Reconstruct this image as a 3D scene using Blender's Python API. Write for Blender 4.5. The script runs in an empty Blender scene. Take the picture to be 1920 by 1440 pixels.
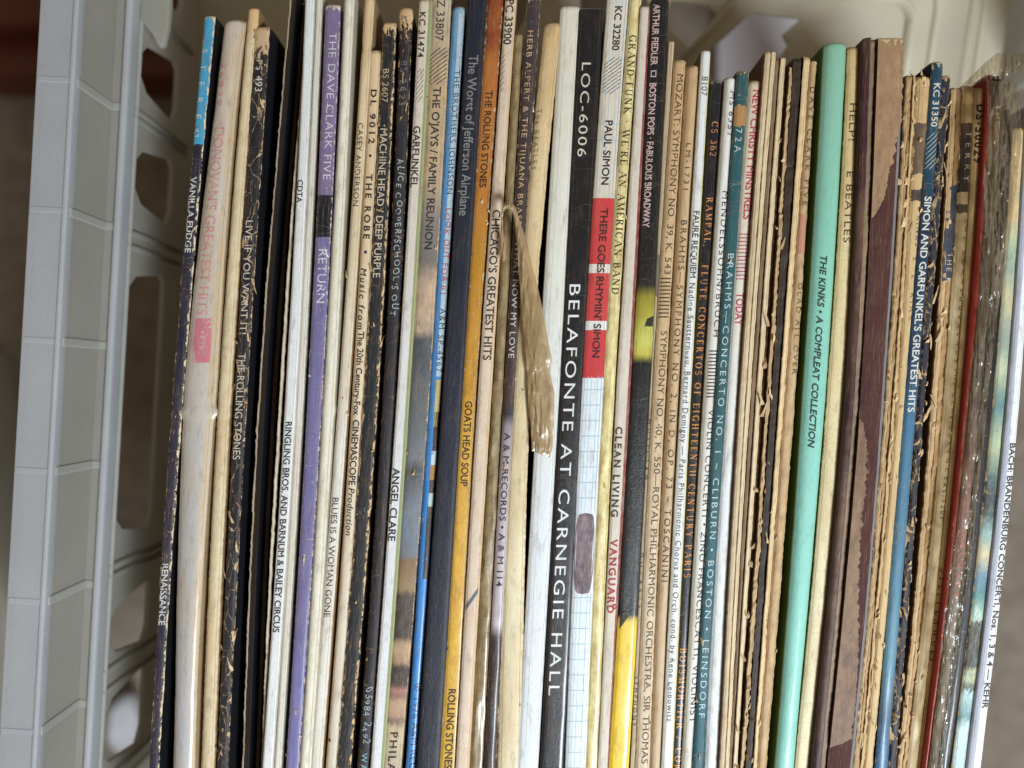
import bpy, bmesh, math, random
from mathutils import Vector, Matrix, noise as mnoise

# ------------------------------------------------------------------ camera, light, exposure
SC = bpy.context.scene
COL = SC.collection
Z0 = 0.327            # height of the spines above the carpet (m)
ZC = 0.573            # camera height
F = 1331.0            # focal length in pixels of the 1920 px frame
cam = bpy.data.cameras.new("camera")
cam.sensor_width = 36.0
cam.lens = F / 1920 * 36.0
cam.clip_start = 0.005
cam.clip_end = 50
cam.dof.use_dof = True
cam.dof.focus_distance = ZC - Z0
cam.dof.aperture_fstop = 3.6
camo = bpy.data.objects.new("camera", cam)
camo.location = (0, 0, ZC)
COL.objects.link(camo)
SC.camera = camo

world = bpy.data.worlds.new("World")
SC.world = world
world.use_nodes = True
bg = world.node_tree.nodes["Background"]
bg.inputs[0].default_value = (1.0, 0.80, 0.58, 1)
bg.inputs[1].default_value = 0.19

def area(name, loc, target, sx, sy, power, color):
    l = bpy.data.lights.new(name, 'AREA')
    l.shape = 'RECTANGLE'
    l.size, l.size_y = sx, sy
    l.energy = power
    l.color = color
    o = bpy.data.objects.new(name, l)
    o.location = loc
    o.rotation_euler = (Vector(target) - Vector(loc)).to_track_quat('-Z', 'Y').to_euler()
    COL.objects.link(o)
    return o
area("window_light", (0.46, -0.56, 1.08), (0.02, -0.06, Z0), 0.30, 0.24, 15.2, (0.84, 0.93, 1.0))

SC.view_settings.view_transform = 'Standard'
SC.view_settings.look = 'None'
SC.view_settings.exposure = 0.0
SC.view_settings.gamma = 1.0

# ------------------------------------------------------------------ helpers
def lin(c):
    r = []
    for v in c[:3]:
        v = v / 255.0
        r.append(v / 12.92 if v <= 0.04045 else ((v + 0.055) / 1.055) ** 2.4)
    return (r[0], r[1], r[2], 1.0)

class NT:
    def __init__(self, name):
        self.m = bpy.data.materials.new(name)
        self.m.use_nodes = True
        self.t = self.m.node_tree
        self.t.nodes.clear()
        self.out = self.t.nodes.new('ShaderNodeOutputMaterial')
    def put(self, sock, v):
        if v is None:
            return
        if hasattr(v, 'is_output'):
            self.t.links.new(v, sock)
        else:
            sock.default_value = v
    def node(self, typ, _out=0, _set=None, **ins):
        n = self.t.nodes.new(typ)
        for k, v in (_set or {}).items():
            setattr(n, k, v)
        for k, v in ins.items():
            key = k.replace('_', ' ') if k.replace('_', ' ') in n.inputs else k
            if isinstance(key, str) and key.startswith('i') and key[1:].isdigit():
                key = int(key[1:])
            self.put(n.inputs[key], v)
        return n.outputs[_out]
    def math(self, op, a, b=None, c=None, clamp=False):
        n = self.t.nodes.new('ShaderNodeMath')
        n.operation = op
        n.use_clamp = clamp
        self.put(n.inputs[0], a)
        if b is not None: self.put(n.inputs[1], b)
        if c is not None: self.put(n.inputs[2], c)
        return n.outputs[0]
    def mix(self, f, a, b):
        n = self.t.nodes.new('ShaderNodeMix')
        n.data_type = 'RGBA'
        self.put(n.inputs[0], f)
        self.put(n.inputs[6], a)
        self.put(n.inputs[7], b)
        return n.outputs[2]
    def noise(self, vec, scale, detail=4, rough=0.55, dist=0.0, col=False):
        n = self.t.nodes.new('ShaderNodeTexNoise')
        self.put(n.inputs['Vector'], vec)
        n.inputs['Scale'].default_value = scale
        n.inputs['Detail'].default_value = detail
        n.inputs['Roughness'].default_value = rough
        n.inputs['Distortion'].default_value = dist
        return n.outputs[1 if col else 0]
    def scalev(self, vec, s):
        n = self.t.nodes.new('ShaderNodeVectorMath')
        n.operation = 'MULTIPLY'
        self.put(n.inputs[0], vec)
        n.inputs[1].default_value = s
        return n.outputs[0]
    def ramp(self, f, stops, interp='LINEAR'):
        n = self.t.nodes.new('ShaderNodeValToRGB')
        n.color_ramp.interpolation = interp
        el = n.color_ramp.elements
        while len(el) < len(stops):
            el.new(0.5)
        for e, (p, c) in zip(el, sorted(stops, key=lambda s: s[0])):
            e.position = p
            e.color = c
        self.put(n.inputs[0], f)
        return n.outputs[0]

TAN = (196, 160, 112)
TAN2 = (226, 200, 158)

def paper(name, base, W=6.0, seed=0, top=0.0, segs=None, strips=None, edge=0.0, end=0.0, chip=0.0,
          crack=0.0, crease=0.0, tan=TAN, tan2=TAN2, rough=0.5, mottle=None, mott=0.0, stain=0.25,
          wob=4.0, sharp=True, bump=0.6, coat=0.0, fibre=0.0, dirt=0.95, rub=0.0):
    """print on card, worn through to the brown board at edges, ends, chips and cracks"""
    k = NT(name)
    uv = k.node('ShaderNodeUVMap')
    sep = k.t.nodes.new('ShaderNodeSeparateXYZ')
    k.t.links.new(uv, sep.inputs[0])
    u, v = sep.outputs[0], sep.outputs[1]
    X = k.math('MULTIPLY', u, W)
    Y = k.math('MULTIPLY', v, 266.0)
    P = k.node('ShaderNodeCombineXYZ', X=X, Y=Y, Z=float(seed) * 7.31)
    nA = k.noise(k.scalev(P, (1.0, 0.42, 1)), 1.0, 9, 0.68)
    nF = k.noise(k.scalev(P, (2.6, 2.6, 1)), 1.0, 5, 0.7)
    nL = k.noise(k.scalev(P, (0.12, 0.035, 1)), 1.0, 4, 0.55)
    # printed colour; segs of pale spines also carry the warm-to-cool light
    if segs:
        vv = k.math('ADD', v, k.math('MULTIPLY', k.math('SUBTRACT', nA, 0.5), wob / 720.0))
        st = []
        for (py, c) in segs:
            st.append((max(0.0, min(1.0, py / 1440.0)), lin(c)))
        col = k.ramp(vv, st, 'CONSTANT' if sharp else 'LINEAR')
    else:
        col = lin(base)
    for (u0, c) in (strips or []):
        f = k.math('GREATER_THAN', k.math('ADD', u, k.math('MULTIPLY', k.math('SUBTRACT', nA, .5), 0.12)), u0)
        col = k.mix(f, col, lin(c))
    if mottle:
        f = k.math('MULTIPLY', k.math('SUBTRACT', k.noise(k.scalev(P, (.45, .2, 1)), 1.0, 6, .65), 0.5 - mott * .25, clamp=True), 5.0 * mott, clamp=True)
        col = k.mix(f, col, lin(mottle))
    # ageing
    f = k.math('MULTIPLY', k.math('SUBTRACT', nL, 0.42, clamp=True), 3.0 * stain, clamp=True)
    col = k.mix(f, col, lin(tan))
    # dirt gathered along the scored folds beside each edge
    eo = k.math('ABSOLUTE', k.math('MULTIPLY', k.math('MINIMUM', u, k.math('SUBTRACT', 1.0, u)), W))
    dl = k.math('ABSOLUTE', k.math('SUBTRACT', eo, k.math('ADD', 0.30 + 0.06 * W, k.math('MULTIPLY', nL, 0.35))))
    f = k.math('MULTIPLY', k.math('SUBTRACT', 1.0, k.math('DIVIDE', dl, 0.17), clamp=True), k.math('MULTIPLY', nA, 1.1 * dirt), clamp=True)
    col = k.mix(f, col, lin((96, 74, 52)))
    if fibre:
        # long vertical streaks of torn fibre
        ns = k.noise(k.scalev(P, (2.2, 0.07, 1)), 1.0, 5, .6)
        f = k.math('MULTIPLY', k.math('SUBTRACT', ns, 0.48, clamp=True), 5.0 * fibre, clamp=True)
        col = k.mix(f, col, lin((92, 66, 40)))
    # handling dirt: fine dark specks and rubbed streaks
    nS = k.noise(k.scalev(P, (4.5, 3.2, 5)), 1.0, 3, 0.8)
    f = k.math('MULTIPLY', k.math('SUBTRACT', nS, 0.60, clamp=True), 4.0 * dirt, clamp=True)
    col = k.mix(f, col, lin((70, 58, 46)))
    nR = k.noise(k.scalev(P, (3.0, 0.10, 9)), 1.0, 4, 0.7)
    f = k.math('MULTIPLY', k.math('SUBTRACT', nR, 0.56, clamp=True), 2.6 * dirt, clamp=True)
    col = k.mix(f, col, lin(tan))
    nM = k.noise(k.scalev(P, (0.42, 0.13, 21)), 1.0, 7, 0.66)
    f = k.math('MULTIPLY', k.math('SUBTRACT', nM, 0.54, clamp=True), 2.2 * dirt, clamp=True)
    col = k.mix(f, col, lin((92, 74, 56)))
    hs = k.t.nodes.new('ShaderNodeHueSaturation')
    k.put(hs.inputs['Color'], col)
    k.put(hs.inputs['Value'], k.math('ADD', 0.80, k.math('MULTIPLY', k.math('ADD', nF, nA), 0.20)))
    col = hs.outputs[0]
    mask = None
    def join(m):
        nonlocal mask
        mask = m if mask is None else k.math('MAXIMUM', mask, m)
    e = k.math('MULTIPLY', k.math('MINIMUM', u, k.math('SUBTRACT', 1.0, u)), W)
    if edge:
        reach = k.math('MULTIPLY', k.math('SUBTRACT', nA, 0.42, clamp=True), 5.0 * edge)
        join(k.math('MULTIPLY', k.math('SUBTRACT', reach, e), 7.0, clamp=True))
    if end:
        tt = k.math('SUBTRACT', Y, top * 266.0 / 1440.0)
        reach = k.math('MULTIPLY', k.math('ADD', k.math('MULTIPLY', k.math('SUBTRACT', nA, .5), 4.0), 0.8), end)
        join(k.math('MULTIPLY', k.math('SUBTRACT', reach, tt), 2.5, clamp=True))
    if chip:
        nB = k.noise(k.scalev(P, (1.0, 0.42, 3)), 0.8, 9, 0.72)
        join(k.math('MULTIPLY', k.math('SUBTRACT', nB, 0.74 - 0.2 * chip), 26.0, clamp=True))
    if crack:
        vo = k.t.nodes.new('ShaderNodeTexVoronoi')
        vo.feature = 'DISTANCE_TO_EDGE'
        pd = k.t.nodes.new('ShaderNodeVectorMath')
        pd.operation = 'ADD'
        k.put(pd.inputs[0], k.scalev(P, (0.26, 0.10, 1)))
        k.put(pd.inputs[1], k.scalev(k.noise(k.scalev(P, (1, .5, 1)), .6, 4, .6, col=True), (.5, .35, 0)))
        k.put(vo.inputs['Vector'], pd.outputs[0])
        vo.inputs['Scale'].default_value = 1.0
        wv = k.math('MULTIPLY', k.math('SUBTRACT', nA, 0.3, clamp=True), 0.22 * crack)
        join(k.math('MULTIPLY', k.math('SUBTRACT', wv, vo.outputs['Distance']), 30.0, clamp=True))
    if crease:
        n1 = k.noise(k.scalev(P, (0.05, 0.16, 1)), 1.0, 2, 0.5)
        d = k.math('ABSOLUTE', k.math('SUBTRACT', n1, 0.5))
        ln = k.math('SUBTRACT', 1.0, k.math('DIVIDE', d, 0.0035), clamp=True)
        join(k.math('MULTIPLY', k.math('MULTIPLY', ln, k.math('MULTIPLY', nF, 1.5)), crease, clamp=True))
    bs = k.t.nodes.new('ShaderNodeBsdfPrincipled')
    if mask is not None:
        wcol = k.mix(nF, lin(tan), lin(tan2))
        col = k.mix(mask, col, wcol)
        k.put(bs.inputs['Roughness'], k.math('ADD', rough, k.math('MULTIPLY', mask, 0.9 - rough)))
        h = k.math('SUBTRACT', k.math('MULTIPLY', k.math('ADD', nF, nA), 0.5), k.math('MULTIPLY', mask, 0.7))
    else:
        k.put(bs.inputs['Roughness'], rough)
        h = k.math('MULTIPLY', k.math('ADD', nF, nA), 0.5)
    k.put(bs.inputs['Base Color'], col)
    bs.inputs['Coat Weight'].default_value = coat
    bs.inputs['Coat Roughness'].default_value = 0.18
    bs.inputs['Specular IOR Level'].default_value = 0.35
    bp = k.t.nodes.new('ShaderNodeBump')
    bp.inputs['Strength'].default_value = bump
    bp.inputs['Distance'].default_value = 0.0005
    k.put(bp.inputs['Height'], h)
    k.t.links.new(bp.outputs[0], bs.inputs['Normal'])
    if rub:
        # ink rubbed off: holes in the print that bare the spine beneath
        nr = k.noise(k.scalev(P, (1.7, 1.1, 13)), 1.0, 8, 0.75)
        nq = k.noise(k.scalev(P, (0.5, 0.16, 17)), 1.0, 3, 0.5)
        th = k.math('ADD', 0.70 - 0.26 * rub, k.math('MULTIPLY', k.math('SUBTRACT', 0.55, nq), 0.55))
        off = k.math('MULTIPLY', k.math('SUBTRACT', nr, th), 18.0, clamp=True)
        tp = k.t.nodes.new('ShaderNodeBsdfTransparent')
        ms = k.t.nodes.new('ShaderNodeMixShader')
        k.put(ms.inputs[0], k.math('MAXIMUM', off, 0.06 + 0.12 * rub))
        k.t.links.new(bs.outputs[0], ms.inputs[1])
        k.t.links.new(tp.outputs[0], ms.inputs[2])
        k.t.links.new(ms.outputs[0], k.out.inputs[0])
    else:
        k.t.links.new(bs.outputs[0], k.out.inputs[0])
    return k.m

def plain(name, base, rough=0.6, var=0.12, scale=60.0, bump=0.0, second=None):
    k = NT(name)
    tc = k.t.nodes.new('ShaderNodeTexCoord')
    n = k.noise(tc.outputs['Object'], scale, 6, .65)
    c2 = lin(second) if second else tuple(min(1, x * (1 - 2 * var)) for x in lin(base)[:3]) + (1,)
    f = k.math('MULTIPLY', k.math('SUBTRACT', n, .3, clamp=True), 2.5, clamp=True)
    bs = k.t.nodes.new('ShaderNodeBsdfPrincipled')
    k.put(bs.inputs['Base Color'], k.mix(f, lin(base), c2))
    bs.inputs['Roughness'].default_value = rough
    if bump:
        bp = k.t.nodes.new('ShaderNodeBump')
        bp.inputs['Distance'].default_value = bump
        bp.inputs['Strength'].default_value = 0.8
        k.put(bp.inputs['Height'], n)
        k.t.links.new(bp.outputs[0], bs.inputs['Normal'])
    k.t.links.new(bs.outputs[0], k.out.inputs[0])
    return k.m

_cov = {}
def cover_mat(c):
    c = tuple(c)
    if c not in _cov:
        _cov[c] = plain("cover_card", c, 0.55, 0.12, 90.0)
    return _cov[c]

def mesh_obj(name, verts, faces, mat, parent=None, uvs=None, smooth=False, frame=None):
    me = bpy.data.meshes.new(name)
    if frame is not None:
        verts = [frame @ Vector(p) for p in verts]
    me.from_pydata([tuple(p) for p in verts], [], faces)
    if uvs is not None:
        lay = me.uv_layers.new(name="UVMap")
        for lp in me.loops:
            lay.data[lp.index].uv = uvs[lp.vertex_index]
    if smooth:
        me.polygons.foreach_set('use_smooth', [True] * len(me.polygons))
        me.set_sharp_from_angle(angle=math.radians(38))
    me.update()
    if mat:
        me.materials.append(mat)
    o = bpy.data.objects.new(name, me)
    COL.objects.link(o)
    if parent:
        o.parent = parent
    return o

def bm_obj(name, bm, mat, parent=None, smooth=False, bevel=0.0):
    bmesh.ops.recalc_face_normals(bm, faces=bm.faces)
    me = bpy.data.meshes.new(name)
    bm.to_mesh(me)
    bm.free()
    if smooth:
        me.polygons.foreach_set('use_smooth', [True] * len(me.polygons))
    if mat:
        me.materials.append(mat)
    o = bpy.data.objects.new(name, me)
    COL.objects.link(o)
    if parent:
        o.parent = parent
    if bevel:
        b = o.modifiers.new("bevel", 'BEVEL')
        b.width = bevel
        b.segments = 2
        b.limit_method = 'ANGLE'
        b.angle_limit = math.radians(40)
    return o

def add_box(bm, x0, x1, y0, y1, z0, z1):
    vs = [bm.verts.new((x, y, z)) for x in (x0, x1) for y in (y0, y1) for z in (z0, z1)]
    for f in ((0, 1, 3, 2), (4, 6, 7, 5), (0, 4, 5, 1), (2, 3, 7, 6), (0, 2, 6, 4), (1, 5, 7, 3)):
        bm.faces.new([vs[i] for i in f])

def empty(name, loc, rz=0.0):
    o = bpy.data.objects.new(name, None)
    o.empty_display_size = 0.02
    o.location = loc
    o.rotation_euler = (0, 0, rz)
    COL.objects.link(o)
    return o

def tag(o, label, cat, group=None):
    o['label'] = label
    o['category'] = cat
    if group:
        o['group'] = group
    return o

def px2w(px, py, z):
    s = (ZC - z) / F
    return Vector(((px - 960) * s, (720 - py) * s, z))

# ------------------------------------------------------------------ lettering
BF = bpy.data.curves.new("probe", 'FONT').font or None
GLY = {}
CAPH = 0.7
def build_glyphs(chars, bolds):
    """one flat mesh per character and weight, with its advance width"""
    global CAPH
    tmp = []
    def txt(s, off):
        c = bpy.data.curves.new("t", 'FONT')
        c.body = s
        c.size = 1.0
        c.resolution_u = 3
        c.offset = off
        c.fill_mode = 'FRONT'
        o = bpy.data.objects.new("t", c)
        COL.objects.link(o)
        tmp.append(o)
        return o
    req = []
    for b in bolds:
        for ch in chars:
            if ch == ' ':
                continue
            req.append((ch, b, txt(ch, b), txt("I" + ch + "I", 0.0)))
    ii = txt("II", 0.0)
    sp = txt("I I", 0.0)
    hh = txt("H", 0.0)
    dg = bpy.context.evaluated_depsgraph_get()
    def wid(o):
        return o.evaluated_get(dg).dimensions.x
    w2 = wid(ii)
    CAPH = hh.evaluated_get(dg).dimensions.y
    def tmp_plain(ch):
        return GLY[(ch, 0.0)]
    for ch, b, o, o2 in req:
        me = bpy.data.meshes.new_from_object(o.evaluated_get(dg))
        bm = bmesh.new()
        bm.from_mesh(me)
        bpy.data.meshes.remove(me)
        for t in (0.15, 0.38, 0.62, 0.85):
            g = bm.verts[:] + bm.edges[:] + bm.faces[:]
            bmesh.ops.bisect_plane(bm, geom=g, plane_co=(0, t * CAPH, 0), plane_no=(0, 1, 0))
        bmesh.ops.triangulate(bm, faces=bm.faces[:])
        bm.verts.index_update()
        vs = [(q.co.x, q.co.y) for q in bm.verts]
        fs = []
        for f in bm.faces:
            idx = [q.index for q in f.verts]
            if f.normal.z < 0:
                idx.reverse()
            fs.append(idx)
        bm.free()
        if b and ch in 'Mm':
            # two strikes of the plain letter side by side
            c0 = tmp_plain(ch)
            vs = [(x - b * .9, y, 0) for x, y in c0[0]] + [(x + b * .9, y, 1) for x, y in c0[0]]
            n0 = len(c0[0])
            fs = [list(f) for f in c0[1]] + [[i + n0 for i in f] for f in c0[1]]
        GLY[(ch, b)] = (vs, fs, max(0.05, wid(o2) - w2))
    for b in bolds:
        GLY[(' ', b)] = ([], [], wid(sp) - w2)
    for o in tmp:
        c = o.data
        bpy.data.objects.remove(o)
        bpy.data.curves.remove(c)

# a small engraved roman with serifs, drawn stroke by stroke in a box of height 1
def _arc(cx, cy, rx, ry, a0, a1, n=12):
    return [(cx + rx * math.cos(math.radians(a0 + (a1 - a0) * i / n)),
             cy + ry * math.sin(math.radians(a0 + (a1 - a0) * i / n))) for i in range(n + 1)]
_T, _t = 0.15, 0.055
SER = {
 'A': (.80, [([(.06, 0), (.40, 1)], _t), ([(.40, 1), (.74, 0)], _T), ([(.18, .34), (.62, .34)], _t)], [(.06, 0), (.74, 0)]),
 'B': (.66, [([(.16, 0), (.16, 1)], _T), ([(.16, .97)] + _arc(.30, .75, .22, .22, 90, -90) + [(.16, .53)], 0), ([(.16, .53)] + _arc(.32, .28, .26, .25, 90, -90) + [(.16, .03)], 0)], [(.16, 0), (.16, 1)]),
 'C': (.72, [(_arc(.40, .5, .32, .49, 45, 315, 18), 0), ([(.62, .68), (.66, .98)], _t)], []),
 'D': (.76, [([(.16, 0), (.16, 1)], _T), ([(.16, .97)] + _arc(.30, .5, .38, .47, 90, -90, 16) + [(.16, .03)], 0)], [(.16, 0), (.16, 1)]),
 'E': (.62, [([(.16, 0), (.16, 1)], _T), ([(.16, .97), (.54, .97)], _t), ([(.16, .52), (.44, .52)], _t), ([(.16, .03), (.56, .03)], _t), ([(.54, .76), (.54, 1)], _t), ([(.56, .24), (.56, 0)], _t)], [(.16, 0), (.16, 1)]),
 'F': (.58, [([(.16, 0), (.16, 1)], _T), ([(.16, .97), (.54, .97)], _t), ([(.16, .52), (.42, .52)], _t), ([(.54, .76), (.54, 1)], _t)], [(.16, 0), (.16, 1)]),
 'G': (.76, [(_arc(.40, .5, .32, .49, 45, 315, 18), 0), ([(.64, 0.05), (.64, .42)], _T)], [(.62, .42)]),
 'H': (.82, [([(.17, 0), (.17, 1)], _T), ([(.65, 0), (.65, 1)], _T), ([(.17, .52), (.65, .52)], _t)], [(.17, 0), (.17, 1), (.65, 0), (.65, 1)]),
 'I': (.36, [([(.18, 0), (.18, 1)], _T)], [(.18, 0), (.18, 1)]),
 'J': (.42, [([(.24, .12), (.24, 1)], _T), (_arc(.10, .08, .14, .1, 0, -120, 6), _t)], [(.24, 1)]),
 'K': (.76, [([(.17, 0), (.17, 1)], _T), ([(.17, .42), (.60, 1)], _t), ([(.30, .58), (.66, 0)], _T)], [(.17, 0), (.17, 1), (.60, 1), (.66, 0)]),
 'L': (.60, [([(.16, 0), (.16, 1)], _T), ([(.16, .03), (.54, .03)], _t), ([(.54, .26), (.54, 0)], _t)], [(.16, 0), (.16, 1)]),
 'M': (.94, [([(.14, 0), (.17, 1)], _t), ([(.17, 1), (.46, .05)], _T), ([(.46, .05), (.76, 1)], _t), ([(.76, 1), (.79, 0)], _T)], [(.14, 0), (.79, 0), (.14, 1), (.79, 1)]),
 'N': (.84, [([(.15, 0), (.15, 1)], _t), ([(.15, 1), (.67, 0)], _T), ([(.67, 0), (.67, 1)], _t)], [(.15, 0), (.12, 1), (.67, 1)]),
 'O': (.80, [(_arc(.40, .5, .32, .49, 0, 360, 24), 0)], []),
 'P': (.64, [([(.16, 0), (.16, 1)], _T), ([(.16, .97)] + _arc(.30, .72, .25, .25, 90, -90) + [(.16, .47)], 0)], [(.16, 0), (.16, 1)]),
 'R': (.74, [([(.16, 0), (.16, 1)], _T), ([(.16, .97)] + _arc(.30, .74, .22, .23, 90, -90) + [(.16, .51)], 0), ([(.34, .51), (.64, 0)], _T)], [(.16, 0), (.16, 1), (.64, 0)]),
 'S': (.58, [(_arc(.29, .74, .19, .24, 20, 250, 10) + _arc(.29, .26, .21, .25, 80, -160, 10), .09)], []),
 'T': (.70, [([(.35, 0), (.35, 1)], _T), ([(.06, .97), (.64, .97)], _t), ([(.06, .76), (.06, 1)], _t), ([(.64, .76), (.64, 1)], _t)], [(.35, 0)]),
 'U': (.80, [([(.17, 1), (.17, .3)] + _arc(.40, .28, .23, .27, 180, 360, 8) + [(.63, 1)], .09)], [(.17, 1), (.63, 1)]),
 'V': (.78, [([(.08, 1), (.39, 0)], _T), ([(.39, 0), (.70, 1)], _t)], [(.08, 1), (.70, 1)]),
 'W': (1.06, [([(.08, 1), (.33, 0)], _T), ([(.33, 0), (.54, 1)], _t), ([(.54, 1), (.77, 0)], _T), ([(.77, 0), (.98, 1)], _t)], [(.08, 1), (.54, 1), (.98, 1)]),
 'Y': (.74, [([(.08, 1), (.37, .46)], _T), ([(.37, .46), (.66, 1)], _t), ([(.37, .5), (.37, 0)], _T)], [(.08, 1), (.66, 1), (.37, 0)]),
 "'": (.24, [([(.12, .72), (.13, 1)], .09)], []),
 ',': (.26, [([(.10, -.14), (.14, .1)], .10)], []),
 '.': (.26, [([(.13, 0), (.13, .12)], .12)], []),
 '\u00b7': (.4, [([(.2, .44), (.2, .58)], .14)], []),
 '/': (.5, [([(.06, 0), (.42, 1)], _t)], []),
 '3': (.56, [(_arc(.24, .76, .2, .21, 140, -90, 10), 0), (_arc(.24, .28, .25, .26, 90, -140, 10), 0)], []),
 '6': (.58, [(_arc(.29, .3, .22, .29, 0, 360, 18), 0), ([(.07, .3), (.14, .7), (.40, .98)], .08)], []),
 '2': (.56, [(_arc(.27, .72, .2, .26, 160, -30, 10) + [(.08, .03)], .08), ([(.08, .04), (.52, .04)], .09)], []),
 ' ': (.36, [], []),
}
def serif_glyph(ch):
    adv, strokes, serifs = SER[ch]
    vs, fs = [], []
    lay = 0
    for pts, th in strokes:
        lay += 1
        base = len(vs)
        n = len(pts)
        for i, p in enumerate(pts):
            a = pts[max(0, i - 1)]
            b = pts[min(n - 1, i + 1)]
            dx, dy = b[0] - a[0], b[1] - a[1]
            L = math.hypot(dx, dy) or 1
            nx, ny = -dy / L, dx / L
            h = (th if th else _t + (_T - _t) * abs(dy / L) ** 1.5) / 2
            vs.append((p[0] + nx * h, p[1] + ny * h, lay))
            vs.append((p[0] - nx * h, p[1] - ny * h, lay))
        for i in range(n - 1):
            fs.append([base + 2 * i, base + 2 * i + 1, base + 2 * i + 3, base + 2 * i + 2])
    for (x, y) in serifs:
        lay += 1
        b = len(vs)
        y0, y1 = (0, .055) if y < .5 else (y - .055, y)
        vs += [(x - .13, y0, lay), (x + .13, y0, lay), (x + .13, y1, lay), (x - .13, y1, lay)]
        fs.append([b, b + 1, b + 2, b + 3])
    # split long strokes so that they follow the curved spine
    out_v, out_f = [], []
    for f in fs:
        q = [vs[i] for i in f]
        ext = max(p[1] for p in q) - min(p[1] for p in q)
        n = max(1, int(ext / 0.22))
        for j in range(n):
            t0, t1 = j / n, (j + 1) / n
            def lp(a, b, t):
                return (a[0] + (b[0] - a[0]) * t, a[1] + (b[1] - a[1]) * t, a[2])
            b0 = len(out_v)
            quad = [lp(q[0], q[3], t0), lp(q[1], q[2], t0), lp(q[1], q[2], t1), lp(q[0], q[3], t1)]
            ar = 0.0
            for i in range(4):
                x1, y1 = quad[i][:2]
                x2, y2 = quad[(i + 1) % 4][:2]
                ar += x1 * y2 - x2 * y1
            if ar < 0:
                quad.reverse()
            out_v += quad
            out_f.append([b0, b0 + 1, b0 + 2, b0 + 3])
    return out_v, out_f, adv

# ------------------------------------------------------------------ records
RECS = []
RNG = random.Random(7)
FLOOR = 0.010

class Rec:
    def __init__(self, label, e, top, base, dz=0.0, r=0.55, p=6, bulge=0.0, cov=None, texts=(), decals=(),
                 layers=None, name='record_sleeve', flakes=0, rag=0.12, wav=0.12, length=315.0, tancol=TAN, tan2=TAN2,
                 rough=0.5, nocover=False, side=6.0, bumpx=None, open_top=False, rub=None, fsize=1.0, **mat):
        self.label, self.e, self.top, self.base = label, e, top, base
        self.dz, self.r, self.p, self.bulge = dz / 1000.0, r * 1.25 / 1000.0, p, bulge / 1000.0
        self.cov = cov or (base, base)  # cover colours; some set darker to paint the shade in the gaps
        self.texts, self.decals, self.layers = texts, decals, layers
        self.name, self.flakes, self.rag, self.wav = name, flakes, rag / 1000., wav / 1000.
        self.tancol, self.tan2, self.rough, self.mat = tancol, tan2, rough, mat
        self.seed = len(RECS) + 1
        self.nocover, self.side, self.bumpx = nocover, side / 1000.0, bumpx or []
        self.bot = top + length * 5.41
        self.open_top = open_top
        self.spine_obj = None
        self.rub, self.fsize = rub, fsize
        if dz == 0.0 and texts is not None:
            self.dz = random.Random(self.seed * 5).uniform(-1.9, 0.5) / 1000.0
        RECS.append(self)
    def c(self, py):
        (l0, r0), (l1, r1), (l2, r2) = self.e
        c0, c1, c2 = (l0 + r0) / 2, (l1 + r1) / 2, (l2 + r2) / 2
        def q(t):
            return c0 * (t - 700) * (t - 1300) / (500 * 1100.) + c1 * (t - 200) * (t - 1300) / (500 * -600.) + c2 * (t - 200) * (t - 700) / (1100 * 600.)
        if py > 1300:
            return c2 + (py - 1300) * (q(1300) - q(1200)) / 100.
        return q(py)
    def w(self, py):
        (l0, r0), (l1, r1), (l2, r2) = self.e
        w0, w1, w2 = r0 - l0, r1 - l1, r2 - l2
        if py <= 200: w = w0
        elif py < 700: w = w0 + (w1 - w0) * (py - 200) / 500.
        elif py < 1300: w = w1 + (w2 - w1) * (py - 700) / 600.
        else: w = w2
        for (y, wd, amp) in self.bumpx:
            w *= 1 + amp * math.exp(-((py - y) / wd) ** 2)
        return w
    def zt(self):
        return Z0 + self.dz
    def S(self, py, u, off=0.0, drop=0.0, rag=0.0, useend=True):
        z = self.zt()
        s = (ZC - z) / F
        w = self.w(py)
        t = (py - self.top) / (0.42 * min(w, 26) + 1e-6)
        k = max(0.0, min(1.0, t)) if useend else 1.0
        k = math.sqrt(1 - (1 - k) ** 2)
        ws = 0.72 + 0.28 * k
        q = abs(2 * u - 1)
        x = self.c(py) + (u - 0.5) * w * ws
        sd = self.seed * 3.7
        zz = z - self.r * min(1.0, q) ** self.p - (1 - k) * 0.0022 + off - drop + self.bulge * (1 - q * q)
        zz += self.wav * mnoise.noise(Vector((py * 0.018, u * 2.2, sd)))
        xx = (x - 960) * s
        if rag:
            xx += .6 * rag * (.6 * mnoise.noise(Vector((py * 0.021, u * 0.9, sd + 5))) + 0.7 * mnoise.noise(Vector((py * 0.11, u * 2.9, sd + 9))) + .5 * mnoise.noise(Vector((py * 0.33, u * 2.9, sd + 2)))) * (1 if q > .85 else .35)
        return Vector((xx, (720 - py) * s, zz))
    def frame(self):
        a = self.S(self.top, .5, useend=False)
        b = self.S(1300, .5, useend=False)
        d = b - a
        ang = math.atan2(d.x, -d.y)
        loc = Vector((a.x, a.y, FLOOR))
        M = Matrix.Translation(loc) @ Matrix.Rotation(ang, 4, 'Z')
        return loc, ang, M.inverted()
    def rows(self):
        w = min(self.w(self.top), 26)
        r = [self.top + w * .42 * x for x in (0, .06, .2, .4, .7, 1.0)]
        y = r[-1] + 5
        while y < 1490:
            r.append(y)
            y += 6
        r += [1540, 1620, self.bot]
        return r

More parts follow.
